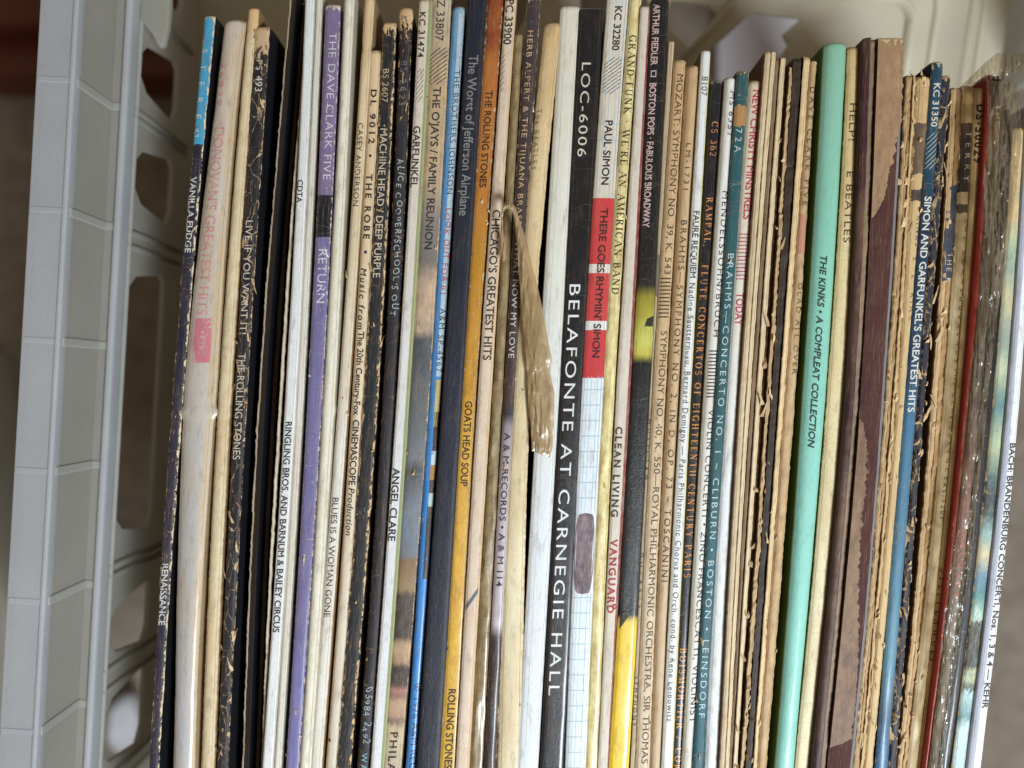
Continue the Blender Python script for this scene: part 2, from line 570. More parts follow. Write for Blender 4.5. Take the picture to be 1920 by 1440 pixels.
def strip_mesh(R, name, mat, parent, Fr, ua=0.0, ub=1.0, zoff=0.0, rag=0.0, side=0.006, topy=None, cols=None, zrag=0.0, edgedrop=None, sides=None):
    U = cols or [0, .03, .10, .24, .4, .5, .6, .76, .90, .97, 1]
    vs, uvs, fs = [], [], []
    rows = [y for y in R.rows() if topy is None or y > topy]
    if topy is not None:
        rows = [topy, topy + 2] + rows
    n = len(U) + 4
    for py in rows:
        line = []
        zr = 0.0
        if zrag:
            zr = zrag * (.7 * mnoise.noise(Vector((py * .022, ua * 9, R.seed * 2.1))) + .5 * mnoise.noise(Vector((py * .13, ua * 9, R.seed * 4.1))) + .45 * mnoise.noise(Vector((py * .37, ua * 9, R.seed * 3.1))))
        for i, t in enumerate(U):
            u = ua + (ub - ua) * t
            ed = 0.0
            if edgedrop and (t < .02 or t > .98):
                ed = edgedrop
            line.append((R.S(py, u, zoff + zr - ed, 0, rag), u))
        a, b = line[0], line[-1]
        line = [(a[0] + Vector((0, 0, -side)), a[1]), (a[0] + Vector((0, 0, -side * .3)), a[1])] + line + \
               [(b[0] + Vector((0, 0, -side * .3)), b[1]), (b[0] + Vector((0, 0, -side)), b[1])]
        for p, u in line:
            vs.append(p)
            uvs.append((u, py / 1440.0))
    for i in range(len(rows) - 1):
        for j in range(n - 1):
            fs.append([i * n + j, (i + 1) * n + j, (i + 1) * n + j + 1, i * n + j + 1])
    fs.append(list(range(n)))
    o = mesh_obj(name, vs, fs, mat, parent, uvs, True, Fr)
    if sides:
        o.data.materials.append(sides[0])
        o.data.materials.append(sides[1])
        for q in o.data.polygons[:-1]:
            j = q.index % (n - 1)
            q.material_index = 1 if j < 2 else (2 if j > n - 4 else 0)
    return o

def cover_mesh(R, name, mat, parent, Fr, ua, ub, ztop, ragged=0.0):
    """one board of the sleeve, standing on the floor of the crate"""
    ys = [R.top + 3] + [R.top + 3 + (R.bot - R.top - 6) * i / 24. for i in range(1, 25)]
    vs, fs = [], []
    for py in ys:
        for (u, z) in ((ua, FLOOR + .0006), (ua, ztop), (ub, ztop), (ub, FLOOR + .0006)):
            p = R.S(py, u, useend=False)
            zz = z
            if z > .05 and ragged:
                zz = z + ragged * mnoise.noise(Vector((py * .05, ua * 5, R.seed)))
            vs.append(Vector((p.x, p.y, zz)))
    m = len(ys)
    for i in range(m - 1):
        for j in range(4):
            fs.append([i * 4 + j, i * 4 + (j + 1) % 4, (i + 1) * 4 + (j + 1) % 4, (i + 1) * 4 + j])
    fs.append([3, 2, 1, 0])
    b = (m - 1) * 4
    fs.append([b, b + 1, b + 2, b + 3])
    return mesh_obj(name, vs, fs, mat, parent, None, False, Fr)

def decal_poly(R, polys, name, mat, parent, Fr, off=0.00005, sub=6.0):
    """flat print on a spine: quads given as (py0,u0),(py1,u1) corner lists in (py, u)"""
    vs, uvs, fs = [], [], []
    for q in polys:
        (a, b, c, d) = q
        n = max(1, int(abs(b[0] - a[0]) / sub), int(abs(d[0] - c[0]) / sub))
        m = max(1, int(max(abs(d[1] - a[1]), abs(c[1] - b[1]), abs(b[1] - a[1])) / 0.12))
        base = len(vs)
        for i in range(n + 1):
            t = i / n
            for j in range(m + 1):
                s = j / m
                py = (a[0] * (1 - t) + b[0] * t) * (1 - s) + (d[0] * (1 - t) + c[0] * t) * s
                u = (a[1] * (1 - t) + b[1] * t) * (1 - s) + (d[1] * (1 - t) + c[1] * t) * s
                vs.append(R.S(py, u, off))
                uvs.append((u, py / 1440.))
        w = m + 1
        for i in range(n):
            for j in range(m):
                fs.append([base + i * w + j, base + (i + 1) * w + j, base + (i + 1) * w + j + 1, base + i * w + j + 1])
    o = mesh_obj(name, vs, fs, mat, parent, uvs, True, Fr)
    if len(polys) > 1:
        bm = bmesh.new()
        bm.from_mesh(o.data)
        bmesh.ops.remove_doubles(bm, verts=bm.verts, dist=1e-6)
        bm.to_mesh(o.data)
        bm.free()
    return o

def patch(rows, jag=.03, seed=1, step=2.5):
    """ragged patch through rows of (py, u0, u1)"""
    full = []
    for a, b in zip(rows[:-1], rows[1:]):
        n = max(1, int((b[0] - a[0]) / step))
        for i in range(n):
            t = i / n
            full.append([a[j] + (b[j] - a[j]) * t for j in range(3)])
    full.append(list(rows[-1]))
    q = []
    def jg(y, k):
        return jag * (mnoise.noise(Vector((y * .09, k, seed))) + .6 * mnoise.noise(Vector((y * .31, k, seed + 2))) + .4 * mnoise.noise(Vector((y * .8, k, seed + 4))))
    full = [(r[0], r[1] + (jg(r[0], 1) if r[1] > .04 and abs(r[1] - .35) > .01 else 0), r[2] + (jg(r[0], 7) if r[2] < .96 else 0)) for r in full]
    for a, b in zip(full[:-1], full[1:]):
        q.append(((a[0], a[1]), (b[0], b[1]), (b[0], b[2]), (a[0], a[2])))
    return q

def rect(y0, y1, u0, u1, slant=0.0):
    return ((y0, u0), (y1, u0), (y1 + slant, u1), (y0 + slant, u1))

def hatch(y0, y1, n, u0, u1, rise, th):
    """slanting rules: each from (y,u0) to (y-rise,u1)"""
    q = []
    for i in range(n):
        y = y0 + (y1 - y0) * i / (n - 1)
        ua, ub = u0, u1
        ya, yb = y + rise / 2, y - rise / 2
        if ya > y1 + 2:
            f = (ya - y1 - 2) / rise
            ua = u0 + (u1 - u0) * f
            ya = y1 + 2
        if yb < y0 - 2:
            f = (y0 - 2 - yb) / rise
            ub = u1 - (u1 - u0) * f
            yb = y0 - 2
        q.append(((ya, ua), (ya + th, ua), (yb + th, ub), (yb, ub)))
    return q

def set_text(R, parent, Fr, mats, t):
    s, y0, y1, cap, uc, colr = t[:6]
    kw = t[6] if len(t) > 6 else {}
    serif = kw.get('serif')
    bold = kw.get('b', 0.0)
    it = kw.get('i', 0.0)
    wide = kw.get('w', 1.15)
    hand = kw.get('hand', 0.0)
    gl = [serif_glyph(c) if serif else GLY[(c, bold)] for c in s]
    ch = 1.0 if serif else CAPH
    K = cap / ch
    tot = sum(g[2] for g in gl) * K
    L = y1 - y0
    st = min(L / tot, wide)
    gap = (L - tot * st) / max(1, len(s) - 1)
    rng = random.Random(len(s) * 31 + int(y0))
    vs, uvs, fs = [], [], []
    x = y0
    for g, c in zip(gl, s):
        b = len(vs)
        jr = (rng.uniform(-1, 1) * hand * .25, rng.uniform(-1, 1) * hand * .12, 1 + rng.uniform(-1, 1) * hand * .15)
        for p in g[0]:
            gx, gy = p[0], p[1]
            if hand:
                gx, gy = gx + gy * jr[0], gy * jr[2] + jr[1]
            gx += it * gy
            py = x + gx * K * st
            u = uc + (gy - ch / 2) * K / R.w(py)
            lay = p[2] * 0.000004 if len(p) > 2 else 0.0
            vs.append(R.S(py, u, 0.00011 + lay))
            uvs.append((u, py / 1440.))
        for f in g[1]:
            fs.append([b + i for i in f])
        x += g[2] * K * st + gap
    return mesh_obj('lettering', vs, fs, mats(colr), parent, uvs, True, Fr)

def build_record(R):
    loc, ang, Fr = R.frame()
    root = empty(R.name, loc, ang)
    tag(root, R.label, 'record', 'record sleeves standing in the crate')
    R.root = root
    W = R.w(700) / 5.41
    mk = dict(W=W, seed=R.seed, top=R.top, tan=R.tancol, tan2=R.tan2, rough=R.rough)
    sm = paper('spine_print', R.base, **mk, **R.mat)
    lw = {k: v for k, v in R.mat.items() if k in ('edge', 'end', 'chip', 'crack', 'crease', 'bump', 'coat', 'dirt')}
    cache = {}
    def tmats(c, rub=0.45):
        c = tuple(c)
        rub = R.rub if R.rub is not None else rub
        if c not in cache:
            mm = dict(mk)
            mm['tan'] = R.tancol
            cache[c] = paper('ink', c, **mm, stain=0.08, rub=rub, **lw)
        return cache[c]
    if R.layers:
        n = len(R.layers)
        for (ua, ub, zo, rag, colr, kw) in R.layers:
            kk = dict(mk)
            kk.update(kw)
            tp = kk.pop('topy', None)
            m2 = paper('board_edge', colr, **{k: v for k, v in kk.items()})
            sc = (cover_mat(R.cov[0]), cover_mat(R.cov[1]))
            strip_mesh(R, 'board', m2, root, Fr, ua, ub, zo / 1000., rag / 1000., 0.010, tp, [0, .12, .5, .88, 1], zrag=rag / 1000. * 1.2, edgedrop=0.0002, sides=sc)
    else:
        R.spine_obj = strip_mesh(R, 'spine', sm, root, Fr, rag=R.rag, side=R.side, sides=(cover_mat(R.cov[0]), cover_mat(R.cov[1])))
    if not R.nocover:
        zt = R.zt() - R.side * 0.85
        cw = 0.62 / W
        i0 = 0.06
        cover_mesh(R, 'cover', cover_mat(R.cov[0]), root, Fr, i0, i0 + cw, zt)
        cover_mesh(R, 'cover', cover_mat(R.cov[1]), root, Fr, 1 - i0 - cw, 1 - i0, zt)
    on = R.spine_obj or root
    for dc in R.decals:
        nm, polys, colr = dc[:3]
        if len(dc) > 3:
            kk = dict(mk)
            kk.update(dc[3])
            off = kk.pop('off', .00005)
            decal_poly(R, polys, nm, paper('print', colr, **kk), on, Fr, off)
        else:
            for q in polys:
                decal_poly(R, [q], nm, tmats(colr), on, Fr)
    for t in R.texts:
        set_text(R, on, Fr, tmats, t)
    if R.flakes:
        rng = random.Random(R.seed * 13)
        vs, uvs, fs = [], [], []
        for i in range(int(R.flakes * 1.15)):
            py = rng.uniform(R.top + 4, 1440)
            sd = rng.choice((0.06, 0.94, 0.5, .94, .06))
            u0 = sd + rng.uniform(-.06, .06)
            ln = rng.choice((rng.uniform(4, 10), rng.uniform(4, 10), rng.uniform(8, 24))) * R.fsize
            wd = rng.uniform(1.6, 4.6) * R.fsize
            dirn = rng.uniform(-.5, .5)
            lift = rng.uniform(.0002, .0010)
            b = len(vs)
            sg = -1 if rng.random() < .5 else 1
            for j in range(5):
                t = j / 4
                y = py + ln * t * sg
                uu = u0 + dirn * t * ln / R.w(py) * .8
                hw = wd * (1 - .75 * t ** 1.5) / R.w(py) / 2 * (1 + .5 * rng.uniform(-1, 1))
                z = 0.0001 + lift * math.sin(t * 2.4)
                vs.append(R.S(y, uu - hw, z)); uvs.append((uu, y / 1440.))
                vs.append(R.S(y, uu + hw, z + .0001)); uvs.append((uu, y / 1440.))
            for j in range(4):
                fs.append([b + 2 * j, b + 2 * j + 2, b + 2 * j + 3, b + 2 * j + 1])
        o = mesh_obj('torn_paper', vs, fs, plain('torn_card', R.tan2, .85, .2, 900., second=R.tancol), root, None, True, Fr)
        o['kind'] = 'stuff'
    return root

CREAM = (224, 210, 184)
IVORY = (230, 222, 204)
WHITE = (226, 228, 229)
BLACK = (26, 25, 28)
INK = (34, 33, 36)
KRAFT = (176, 140, 98)
B1 = 0.018   # bold offset
B2 = 0.030

# 1
Rec("navy black worn spine at the far left with a blue strip at its top end", [(367, 387), (325, 346), (286, 305)], 26, (40, 39, 56),
    cov=((38, 37, 52), (20, 20, 26)), rub=.7, edge=.75, end=2.2, chip=.32, crease=.5, rough=.42, rag=.4, flakes=14,
    tancol=(200, 176, 140), tan2=(236, 222, 190), segs=[(0, (70, 160, 196)), (266, (40, 39, 56)), (760, (44, 41, 60))], stain=.05,
    texts=[("STEREO", 92, 258, 11, .34, (226, 226, 214), {'w': 1.1}),
           ("VANILLA FUDGE", 332, 474, 11, .42, (232, 230, 224), {'b': B1}),
           ("RENAISSANCE", 1056, 1172, 11.5, .5, (238, 236, 232), {'b': B1})])
# 2
Rec("wide cream spine with faded pink capitals and a pink block, second from the left", [(401, 441), (345, 406), (326, 367)], 34, (222, 210, 196),
    rub=.75, r=.9, p=3, bulge=.5, cov=((190, 170, 140), (186, 160, 122)), edge=.35, end=1.2, chip=.18, stain=.55, rough=.3, coat=.35,
    tancol=(190, 160, 118), strips=[(.78, (204, 178, 138))], mottle=(190, 184, 178), mott=.5, dz=.5, bumpx=[(773, 9, .22)],
    segs=[(0, (220, 200, 180)), (690, (206, 194, 182)), (1000, (180, 178, 174)), (1440, (180, 178, 180))], sharp=False,
    decals=[('label_block', [rect(597, 680, .22, .78)], (226, 128, 146))],
    texts=[("26439", 118, 200, 11, .26, (222, 150, 146), {'w': 1.6}),
           ("DONOVAN'S GREATEST HITS", 238, 592, 19, .42, (226, 150, 150), {'w': 1.25})])
# 3
Rec("thin cream unlettered spine with a bare tan top end, beside the wide cream one", [(448, 468), (410, 434), (380, 405)], 11, (224, 206, 170),
    r=.9, p=3, edge=.35, end=13., chip=.12, crease=.25, tancol=(206, 164, 116), tan2=(226, 190, 140), stain=.4, rag=.4,
    cov=((200, 180, 140), (150, 120, 84)), mottle=(196, 172, 128), mott=.4)
# 4
Rec("black spine veined with tan cracks, its bare brown board showing at the top", [(468, 496), (441, 465), (412, 433)], 46, (38, 38, 44),
    edge=.35, end=13., chip=.3, crack=.55, crease=.4, rag=.5, flakes=34, fsize=1.3, tancol=(170, 132, 92), tan2=(222, 196, 156), stain=.0, rough=.45,
    cov=((30, 30, 36), (24, 24, 30)),
    texts=[("PS", 112, 132, 11, .5, (226, 220, 206)), ("493", 142, 173, 13, .52, (226, 220, 206)),
           ("LIVE IF YOU WANT IT!", 412, 628, 13, .45, (224, 214, 196)),
           ("THE ROLLING STONES", 662, 862, 13.5, .45, (224, 214, 196))])
# 5 split sleeve
Rec("black sleeve with its spine split open, two ragged board edges and a dark gap between", [(524, 567), (485, 533), (457, 501)], -30, (20, 20, 26), dz=-2,
    cov=((22, 24, 34), (60, 48, 36)),
    layers=[(0.02, .10, 0, .5, (206, 190, 166), dict(edge=.2, chip=.3, end=2)), (.86, .98, 0.3, .6, (206, 190, 164), dict(edge=.3, chip=.4, end=2)),
            (.16, .34, -11, .2, (80, 62, 46), dict(stain=.2))])
# 6
Rec("white spine with spaced black capitals, left of the purple one", [(563, 580), (536, 557), (500, 519)], -24, (230, 231, 228),
    cov=((190, 186, 176), (214, 210, 200)), crease=.25, stain=.12, rub=.3, edge=.12, chip=.05, dz=.6,
    texts=[("CDTA", 337, 380, 10, .40, INK, {'b': B1}), ("RINGLING BROS. AND BARNUM & BAILEY CIRCUS", 790, 1186, 11.5, .52, (44, 46, 56), {'b': B1})])
# 7
Rec("narrow cream blank spine between the white circus one and the purple one", [(583, 595), (557, 571), (522, 535)], -18, (222, 216, 202),
    r=.6, p=3, stain=.25, edge=.2, chip=.1, cov=((206, 200, 186), (180, 172, 156)), crease=.2)
# 8
Rec("purple spine with a black band and thin white capitals", [(602, 630), (578, 606), (544, 569)], 4, (122, 114, 158), dz=.5,
    rub=.6, edge=.4, end=3., chip=.33, crease=1.0, flakes=8, rough=.38, coat=.15, tancol=(206, 186, 156), tan2=(232, 226, 222), stain=.0,
    cov=((84, 76, 120), (96, 84, 116)), segs=[(0, (128, 112, 148)), (362, (30, 30, 36)), (440, (120, 112, 156)), (1200, (122, 116, 166))], wob=3,
    texts=[("THE DAVE CLARK FIVE", 60, 338, 14, .6, (224, 218, 222), {'w': 1.25}),
           ("RETURN", 465, 570, 16, .58, (230, 226, 232), {'w': 1.25})])
# 9
Rec("cream white blank rounded spine right of the purple one", [(634, 654), (606, 629), (569, 591)], -22, (228, 222, 202), r=1.0, p=3, bulge=.3,
    stain=.2, crease=.35, chip=.08, edge=.1, bumpx=[(768, 10, .14), (1150, 8, .06)], cov=((216, 208, 188), (190, 180, 158)), dz=1)
# 10
Rec("thin cream spine lettered in small black capitals about a woman gone", [(670, 689), (636, 656), (591, 613)], -12, (224, 208, 178), r=.8, p=3,
    stain=.35, edge=.25, end=2.5, chip=.12, flakes=4, cov=((180, 150, 110), (160, 128, 90)), bumpx=[(88, 12, -.12)],
    segs=[(0, (222, 192, 148)), (500, (220, 204, 174)), (900, (228, 224, 214))], sharp=False,
    texts=[("CASEY ANDERSON", 230, 388, 10, .45, INK), ("BLUES IS A WOMAN GONE", 932, 1158, 11, .5, INK, {'w': 1.3})])
# 11
Rec("buff spine with bold black lettering and dots about a robe", [(687, 710), (661, 685), (620, 643)], 90, (224, 202, 172), r=.9, p=3,
    stain=.35, edge=.2, end=1.8, chip=.12, cov=((206, 180, 140), (190, 160, 120)),
    segs=[(90, (222, 194, 152)), (900, (226, 206, 178)), (1300, (218, 208, 190))], sharp=False,
    decals=[],
    texts=[("DL 9012", 167, 270, 10.5, .55, INK, {'b': B2, 'w': 1.4}), ("\u2022", 288, 304, 14, .5, INK), ("THE ROBE", 327, 448, 11, .5, INK, {'b': B2, 'w': 1.2}),
           ("\u2022", 468, 482, 16, .5, (50, 54, 84)),
           ("Music from", 502, 618, 11, .42, INK, {'b': B1, 'i': .2}), ("The 20th Century-Fox", 600 + 22, 778, 11.5, .5, INK, {'b': B1}),
           ("CINEMASCOPE", 787, 910, 12, .5, INK, {'b': B1}), ("Production", 914, 1004, 11, .5, INK, {'i': .2, 'b': .01}),
           ("\u2022", 1384, 1394, 15, .2, INK)])
# 12
Rec("black spine with pale tan worn borders and tan lettering naming a machine head", [(711, 736), (683, 711), (641, 668)], 38, (38, 40, 44),
    rub=.55, edge=.95, end=5., chip=.28, crack=.2, rag=.5, flakes=22, stain=0, cov=((26, 26, 30), (40, 32, 28)), tancol=(196, 158, 112), tan2=(228, 198, 152),
    texts=[("BS 2607", 128, 192, 11, .4, (214, 190, 154)), ("MACHINE HEAD / DEEP PURPLE", 240, 521, 13, .44, (222, 204, 176), {'b': .008})])
# 13
Rec("charcoal spine with thin pale hand-drawn letters and a scuffed tan top", [(743, 766), (719, 743), (679, 703)], 10, (46, 44, 50), r=.9, p=3,
    rub=.65, edge=.3, end=10., chip=.32, crease=.4, flakes=8, stain=0, cov=((34, 32, 38), (30, 28, 32)), tancol=(190, 150, 104), tan2=(224, 192, 146), bumpx=[(30, 14, .2)],
    texts=[("BS 2623", 112, 199, 12, .5, (128, 132, 128), {'hand': .6}), ("ALICE COOPER/SCHOOL'S OUT", 298, 592, 11, .55, (192, 204, 204), {'hand': 1.1, 'w': 1.0}),
           ("05984 2492", 1290, 1394, 11, .5, (176, 190, 196), {'hand': 1.4}), ("WARNER", 1412, 1500, 10, .55, (150, 200, 210))])
# 14
Rec("white spine with a sage green right edge and bold black capitals", [(775, 801), (746, 771), (704, 731)], -6, (226, 222, 216), dz=.6, p=8, rub=.2, 
    end=1.5, edge=.15, chip=.06, stain=.12, crease=.15, strips=[(.72, (156, 164, 118))], cov=((200, 194, 180), (140, 146, 104)),
    segs=[(0, (222, 206, 182)), (500, (224, 216, 206)), (900, (230, 230, 232))], sharp=False,  # white warmed at the top, cooled below: light painted into the print
    decals=[('hatching', hatch(130, 190, 7, .04, .62, 22, 1.6), INK)],
    texts=[("KC 31474", 22, 108, 11, .33, INK, {'b': B1}), ("GARFUNKEL", 236, 352, 12.5, .36, INK, {'b': B1}), ("ANGEL CLARE", 878, 1015, 13, .36, INK, {'b': B1})])
# 15
Rec("tan spine printed with a denim and face photograph, hatched mark near the top", [(800, 836), (770, 807), (727, 763)], -40, (206, 178, 144), dz=.6, p=4,
    edge=.4, chip=.36, crease=.35, stain=.1, wob=14, sharp=False, flakes=6, mottle=(120, 112, 108), mott=.35, cov=((180, 160, 130), (90, 84, 80)),
    segs=[(0, (200, 184, 156)), (160, (206, 176, 136)), (340, (200, 172, 138)), (410, (138, 130, 124)), (490, (120, 112, 110)), (530, (206, 176, 146)), (618, (204, 176, 148)), (636, (74, 80, 86)),
          (800, (96, 106, 112)), (860, (120, 130, 140)), (880, (70, 76, 84)), (960, (124, 136, 150)), (1040, (118, 128, 142)), (1052, (134, 104, 76)), (1105, (160, 134, 96)), (1118, (48, 44, 46)), (1195, (44, 40, 42)),
          (1212, (206, 172, 132)), (1240, (188, 152, 116)), (1252, (58, 46, 48)), (1285, (66, 52, 52)), (1293, (188, 128, 116)), (1305, (150, 112, 96)), (1320, (206, 168, 136)), (1345, (192, 152, 124)), (1352, (110, 86, 74)), (1364, (212, 190, 150)), (1440, (206, 190, 160))],
    decals=[('hatching', hatch(90, 156, 9, .05, .95, 26, 2.0), (50, 50, 56))],
    texts=[("PZ 33807", -12, 77, 15, .48, INK), ("THE O'JAYS / FAMILY REUNION", 163, 469, 14, .5, (42, 46, 52), {'b': B1}),
           ("PHILADELPHIA", 1372, 1560, 13.5, .5, (36, 36, 40), {'b': B1})])
# 16
Rec("bright blue spine with a pale half, red and black handwriting-like capitals", [(837, 861), (806, 829), (769, 788)], 8, (62, 128, 190), r=.7, p=3,
    end=1.2, edge=.2, chip=.12, crease=.8, rough=.3, coat=.3, stain=0, tan2=(232, 226, 216), cov=((52, 110, 170), (40, 60, 80)),
    segs=[(0, (126, 168, 196)), (300, (92, 152, 198)), (700, (70, 136, 196)), (1000, (58, 136, 208)), (1440, (70, 140, 206))], sharp=False,
    decals=[('pale_half', [rect(14, 706, .52, .97)], (190, 210, 222)), ('photo_patch', [rect(712, 800, .55, .97)], (204, 184, 120)), ('photo_patch', [rect(772, 846, .6, .97)], (74, 40, 34)),
            ('photo_patch', [rect(846, 872, .55, .97)], (206, 220, 226)), ('photo_patch', [rect(872, 900, .55, .97)], (186, 132, 64)), ('photo_patch', [rect(900, 925, .55, .97)], (70, 44, 40)), ('photo_patch', [rect(925, 950, .55, .97)], (186, 214, 206)),
            ('photo_patch', [rect(950, 1086, .5, .97)], (46, 40, 42))],
    texts=[("THE BROTHERS JOHNSON", 132, 366, 10, .68, (46, 50, 62), {'i': -.15}), ("LOOK OUT FOR #1", 390, 554, 10, .68, (196, 62, 66), {'hand': .5}),
           ("A&M SP-4567", 578, 698, 10, .72, (34, 40, 56)), ("\u2117 1976 A&M RECORDS", 1280, 1500, 12, .72, (30, 52, 92))])
# 17
Rec("broad matt navy black spine with pale grey antique lettering", [(865, 900), (832, 869), (790, 832)], -45, (37, 40, 52), dz=.6, p=8, r=.5,
    edge=.06, chip=.14, rough=.42, stain=.0, tan2=(150, 150, 156), tancol=(110, 110, 118), cov=((28, 30, 40), (28, 30, 40)),
    texts=[("The Worst of Jefferson Airplane", 103, 405, 17, .5, (146, 146, 140), {'b': .006, 'w': 1.0})])
# 18
Rec("mustard orange spine, brick red at its top, right edge rubbed pale", [(899, 931), (868, 896), (831, 864)], -30, (206, 150, 48), p=4,
    edge=.75, end=2, chip=.16, crease=.3, rough=.34, coat=.3, stain=.1, flakes=5, wob=20, sharp=False, tan2=(236, 214, 180), tancol=(214, 170, 118), mottle=(178, 118, 44), mott=.35,
    segs=[(0, (138, 62, 40)), (80, (142, 66, 42)), (120, (184, 106, 54)), (380, (194, 126, 56)), (480, (190, 134, 40)), (620, (204, 144, 44)), (800, (222, 168, 62)), (1440, (232, 186, 72))],
    cov=((120, 90, 50), (100, 72, 52)),
    texts=[("THE ROLLING STONES", 170, 352, 12.5, .52, (44, 36, 32), {'b': B1}), ("GOATS HEAD SOUP", 752, 912, 13, .52, (44, 38, 28), {'b': B1}),
           ("ROLLING STONES RECORDS", 1291, 1530, 13.5, .5, (44, 38, 28), {'b': B1})])
# 19
Rec("cream pinkish spine with heavy black capitals ending in HITS", [(933, 955), (898, 924), (862, 888)], -30, (226, 206, 184), p=4,
    edge=.35, end=1, chip=.14, crease=.4, stain=.3, mottle=(222, 178, 160), mott=.3, cov=((120, 96, 80), (200, 170, 130)),
    strips=[(.86, (222, 190, 140))],
    decals=[('hatching', hatch(104, 168, 7, .1, .38, 8, 1.6), (70, 60, 56)), ('stripe', [((1134, .08), (1146, .08), (1112, .9), (1101, .9))], (96, 112, 130))],
    texts=[("PC 33900", -2, 84, 14, .45, INK, {'b': B1}), ("CHICAGO'S GREATEST HITS", 393, 676, 14.5, .52, (34, 32, 34), {'b': .014})])
# 20
Rec("olive tan plastic-wrapped narrow spine with a torn loop of tape rising from it", [(957, 974), (926, 946), (888, 915)], 60, (172, 150, 112), r=.8, p=3, dz=-1,
    edge=.1, chip=.1, stain=.4, rough=.28, coat=.6, crease=.4, mottle=(116, 98, 66), mott=.6, fibre=.3, rag=.5, wav=.5, tan2=(206, 190, 156), tancol=(150, 124, 82),
    cov=((110, 92, 62), (60, 50, 38)), name='record_sleeve')
# 21
Rec("dark plum spine turning mauve lower down, with peach and white capitals", [(975, 1001), (947, 969), (914, 937)], -14, (62, 52, 54), r=.8, p=3,
    edge=.3, end=3, chip=.26, crease=.4, rough=.35, coat=.3, flakes=8, stain=0, sharp=False, tan2=(230, 214, 190),
    segs=[(0, (66, 58, 62)), (500, (60, 52, 52)), (740, (72, 56, 56)), (778, (52, 46, 50)), (800, (150, 138, 146)), (900, (186, 174, 180)), (1120, (196, 184, 188)), (1170, (206, 194, 200)), (1195, (70, 54, 58)), (1250, (58, 46, 50)), (1300, (64, 56, 54)), (1440, (62, 50, 56))],
    cov=((40, 34, 36), (70, 58, 48)),
    texts=[("HERB ALPERT & THE TIJUANA BRASS", 56, 422, 10, .42, (222, 184, 140), {'w': 1.3}), ("WHAT NOW MY LOVE", 452, 672, 10.5, .44, (224, 218, 210), {'w': 1.3}),
           ("A & M RECORDS \u2022 A & M 114", 812, 1100, 11, .5, (42, 36, 44), {'b': .012, 'w': 1.3})])
# 22
Rec("yellowed cream ribbed spine with faint pencilled writing, left of the thick white one", [(1005, 1038), (966, 997), (936, 981)], 38, (228, 208, 164), p=3, r=.8,
    edge=.6, end=2.4, chip=.14, crease=.25, stain=.5, tancol=(196, 152, 96), fibre=.12, rag=.35, cov=((196, 170, 124), (190, 160, 110)), flakes=5,
    segs=[(0, (222, 190, 140)), (500, (226, 204, 160)), (1100, (230, 216, 180))], sharp=False,
    texts=[("The BEATLES", 204, 318, 9, .2, (150, 128, 100), {'hand': .5})])
# 23
Rec("thick clean white blank spine left of the widest black one", [(1040, 1077), (1010, 1051), (977, 1017)], 7, WHITE, p=7, r=.5, bulge=.2,
    edge=.06, end=.8, stain=.10, rough=.45, cov=((196, 196, 192), (220, 214, 200)), segs=[(0, (224, 216, 196)), (500, (228, 226, 214)), (1000, (226, 230, 232))], sharp=False,  # warm far light and cool near light painted along the white card
    decals=[('fold_line', [rect(8, 1600, .33, .345)], (196, 196, 190)), ('fold_line', [rect(8, 1600, .96, .975)], (190, 184, 170))])
# 24
Rec("widest black glossy spine with large widely spaced white capitals", [(1076, 1122), (1052, 1094), (1020, 1064)], 11, (32, 31, 33), p=8, r=.5, dz=.6,
    rub=.05, edge=.07, end=.9, chip=.14, crease=.2, rough=.22, coat=.4, stain=.06, tancol=(96, 88, 84), tan2=(120, 116, 114), cov=((20, 20, 22), (24, 24, 26)),
    texts=[("LOC-6006", 115, 295, 16.5, .42, (226, 214, 194), {'w': 1.5}), ("BELAFONTE AT CARNEGIE HALL", 530, 1304, 20, .42, (240, 240, 238), {'w': 1.5})])
# 25
gridp = [rect(y, y + 1.6, .02, .98) for y in (232, 262) + tuple(range(730, 960, 29)) + tuple(range(1120, 1500, 29))]
gridv = [rect(a, b, u, u + .03) for u in (.25, .42, .72, .90) for (a, b) in ((-30, 370), (706, 962), (1114, 1600))]
def blob(cy, cu, ry, ru, n=14, jag=.12):
    q = []
    rr = random.Random(5)
    pts = []
    for i in range(n + 1):
        a = math.pi * i / n
        y = cy - ry * math.cos(a)
        h = ru * (max(0, math.sin(a)) ** .35)
        pts.append((y, cu - h * (1 + jag * rr.uniform(-1, 1)), cu + h * (1 + jag * rr.uniform(-1, 1))))
    for a, b in zip(pts[:-1], pts[1:]):
        q.append(((a[0], a[1]), (b[0], b[1]), (b[0], b[2]), (a[0], a[2])))
    return q
Rec("white graph paper spine with a red block and a dark rock photograph", [(1124, 1164), (1092, 1133), (1065, 1104)], -30, (228, 234, 238), p=7, r=.5, dz=.6,
    rub=.15, edge=.04, chip=.03, stain=.08, rough=.38, coat=.2, crease=.05, sharp=True, wob=1.5, cov=((170, 176, 180), (180, 180, 176)),
    segs=[(0, (224, 212, 192)), (371, (206, 62, 66)), (491, (228, 222, 212)), (511, (206, 62, 66)), (598, (228, 226, 220)), (614, (204, 58, 64)), (706, (226, 234, 238))],  # whites run from warm to cool, painting the light's change down the spine
    decals=[('grid_line', gridp, (176, 202, 216)), ('grid_line', gridv, (190, 212, 224)), ('rock_picture', blob(1038, .5, 76, .47, 14, .03), (84, 66, 72), dict(mottle=(160, 140, 146), mott=.55, stain=0, dirt=.9))],
    texts=[("KC 32280", 11, 95, 13, .56, INK, {'b': B1}), ("PAUL SIMON", 225, 348, 13.5, .5, INK, {'b': B1}), ("THERE GOES RHYMIN' SIMON", 391, 672, 13.5, .56, (52, 28, 34), {'b': B1})])
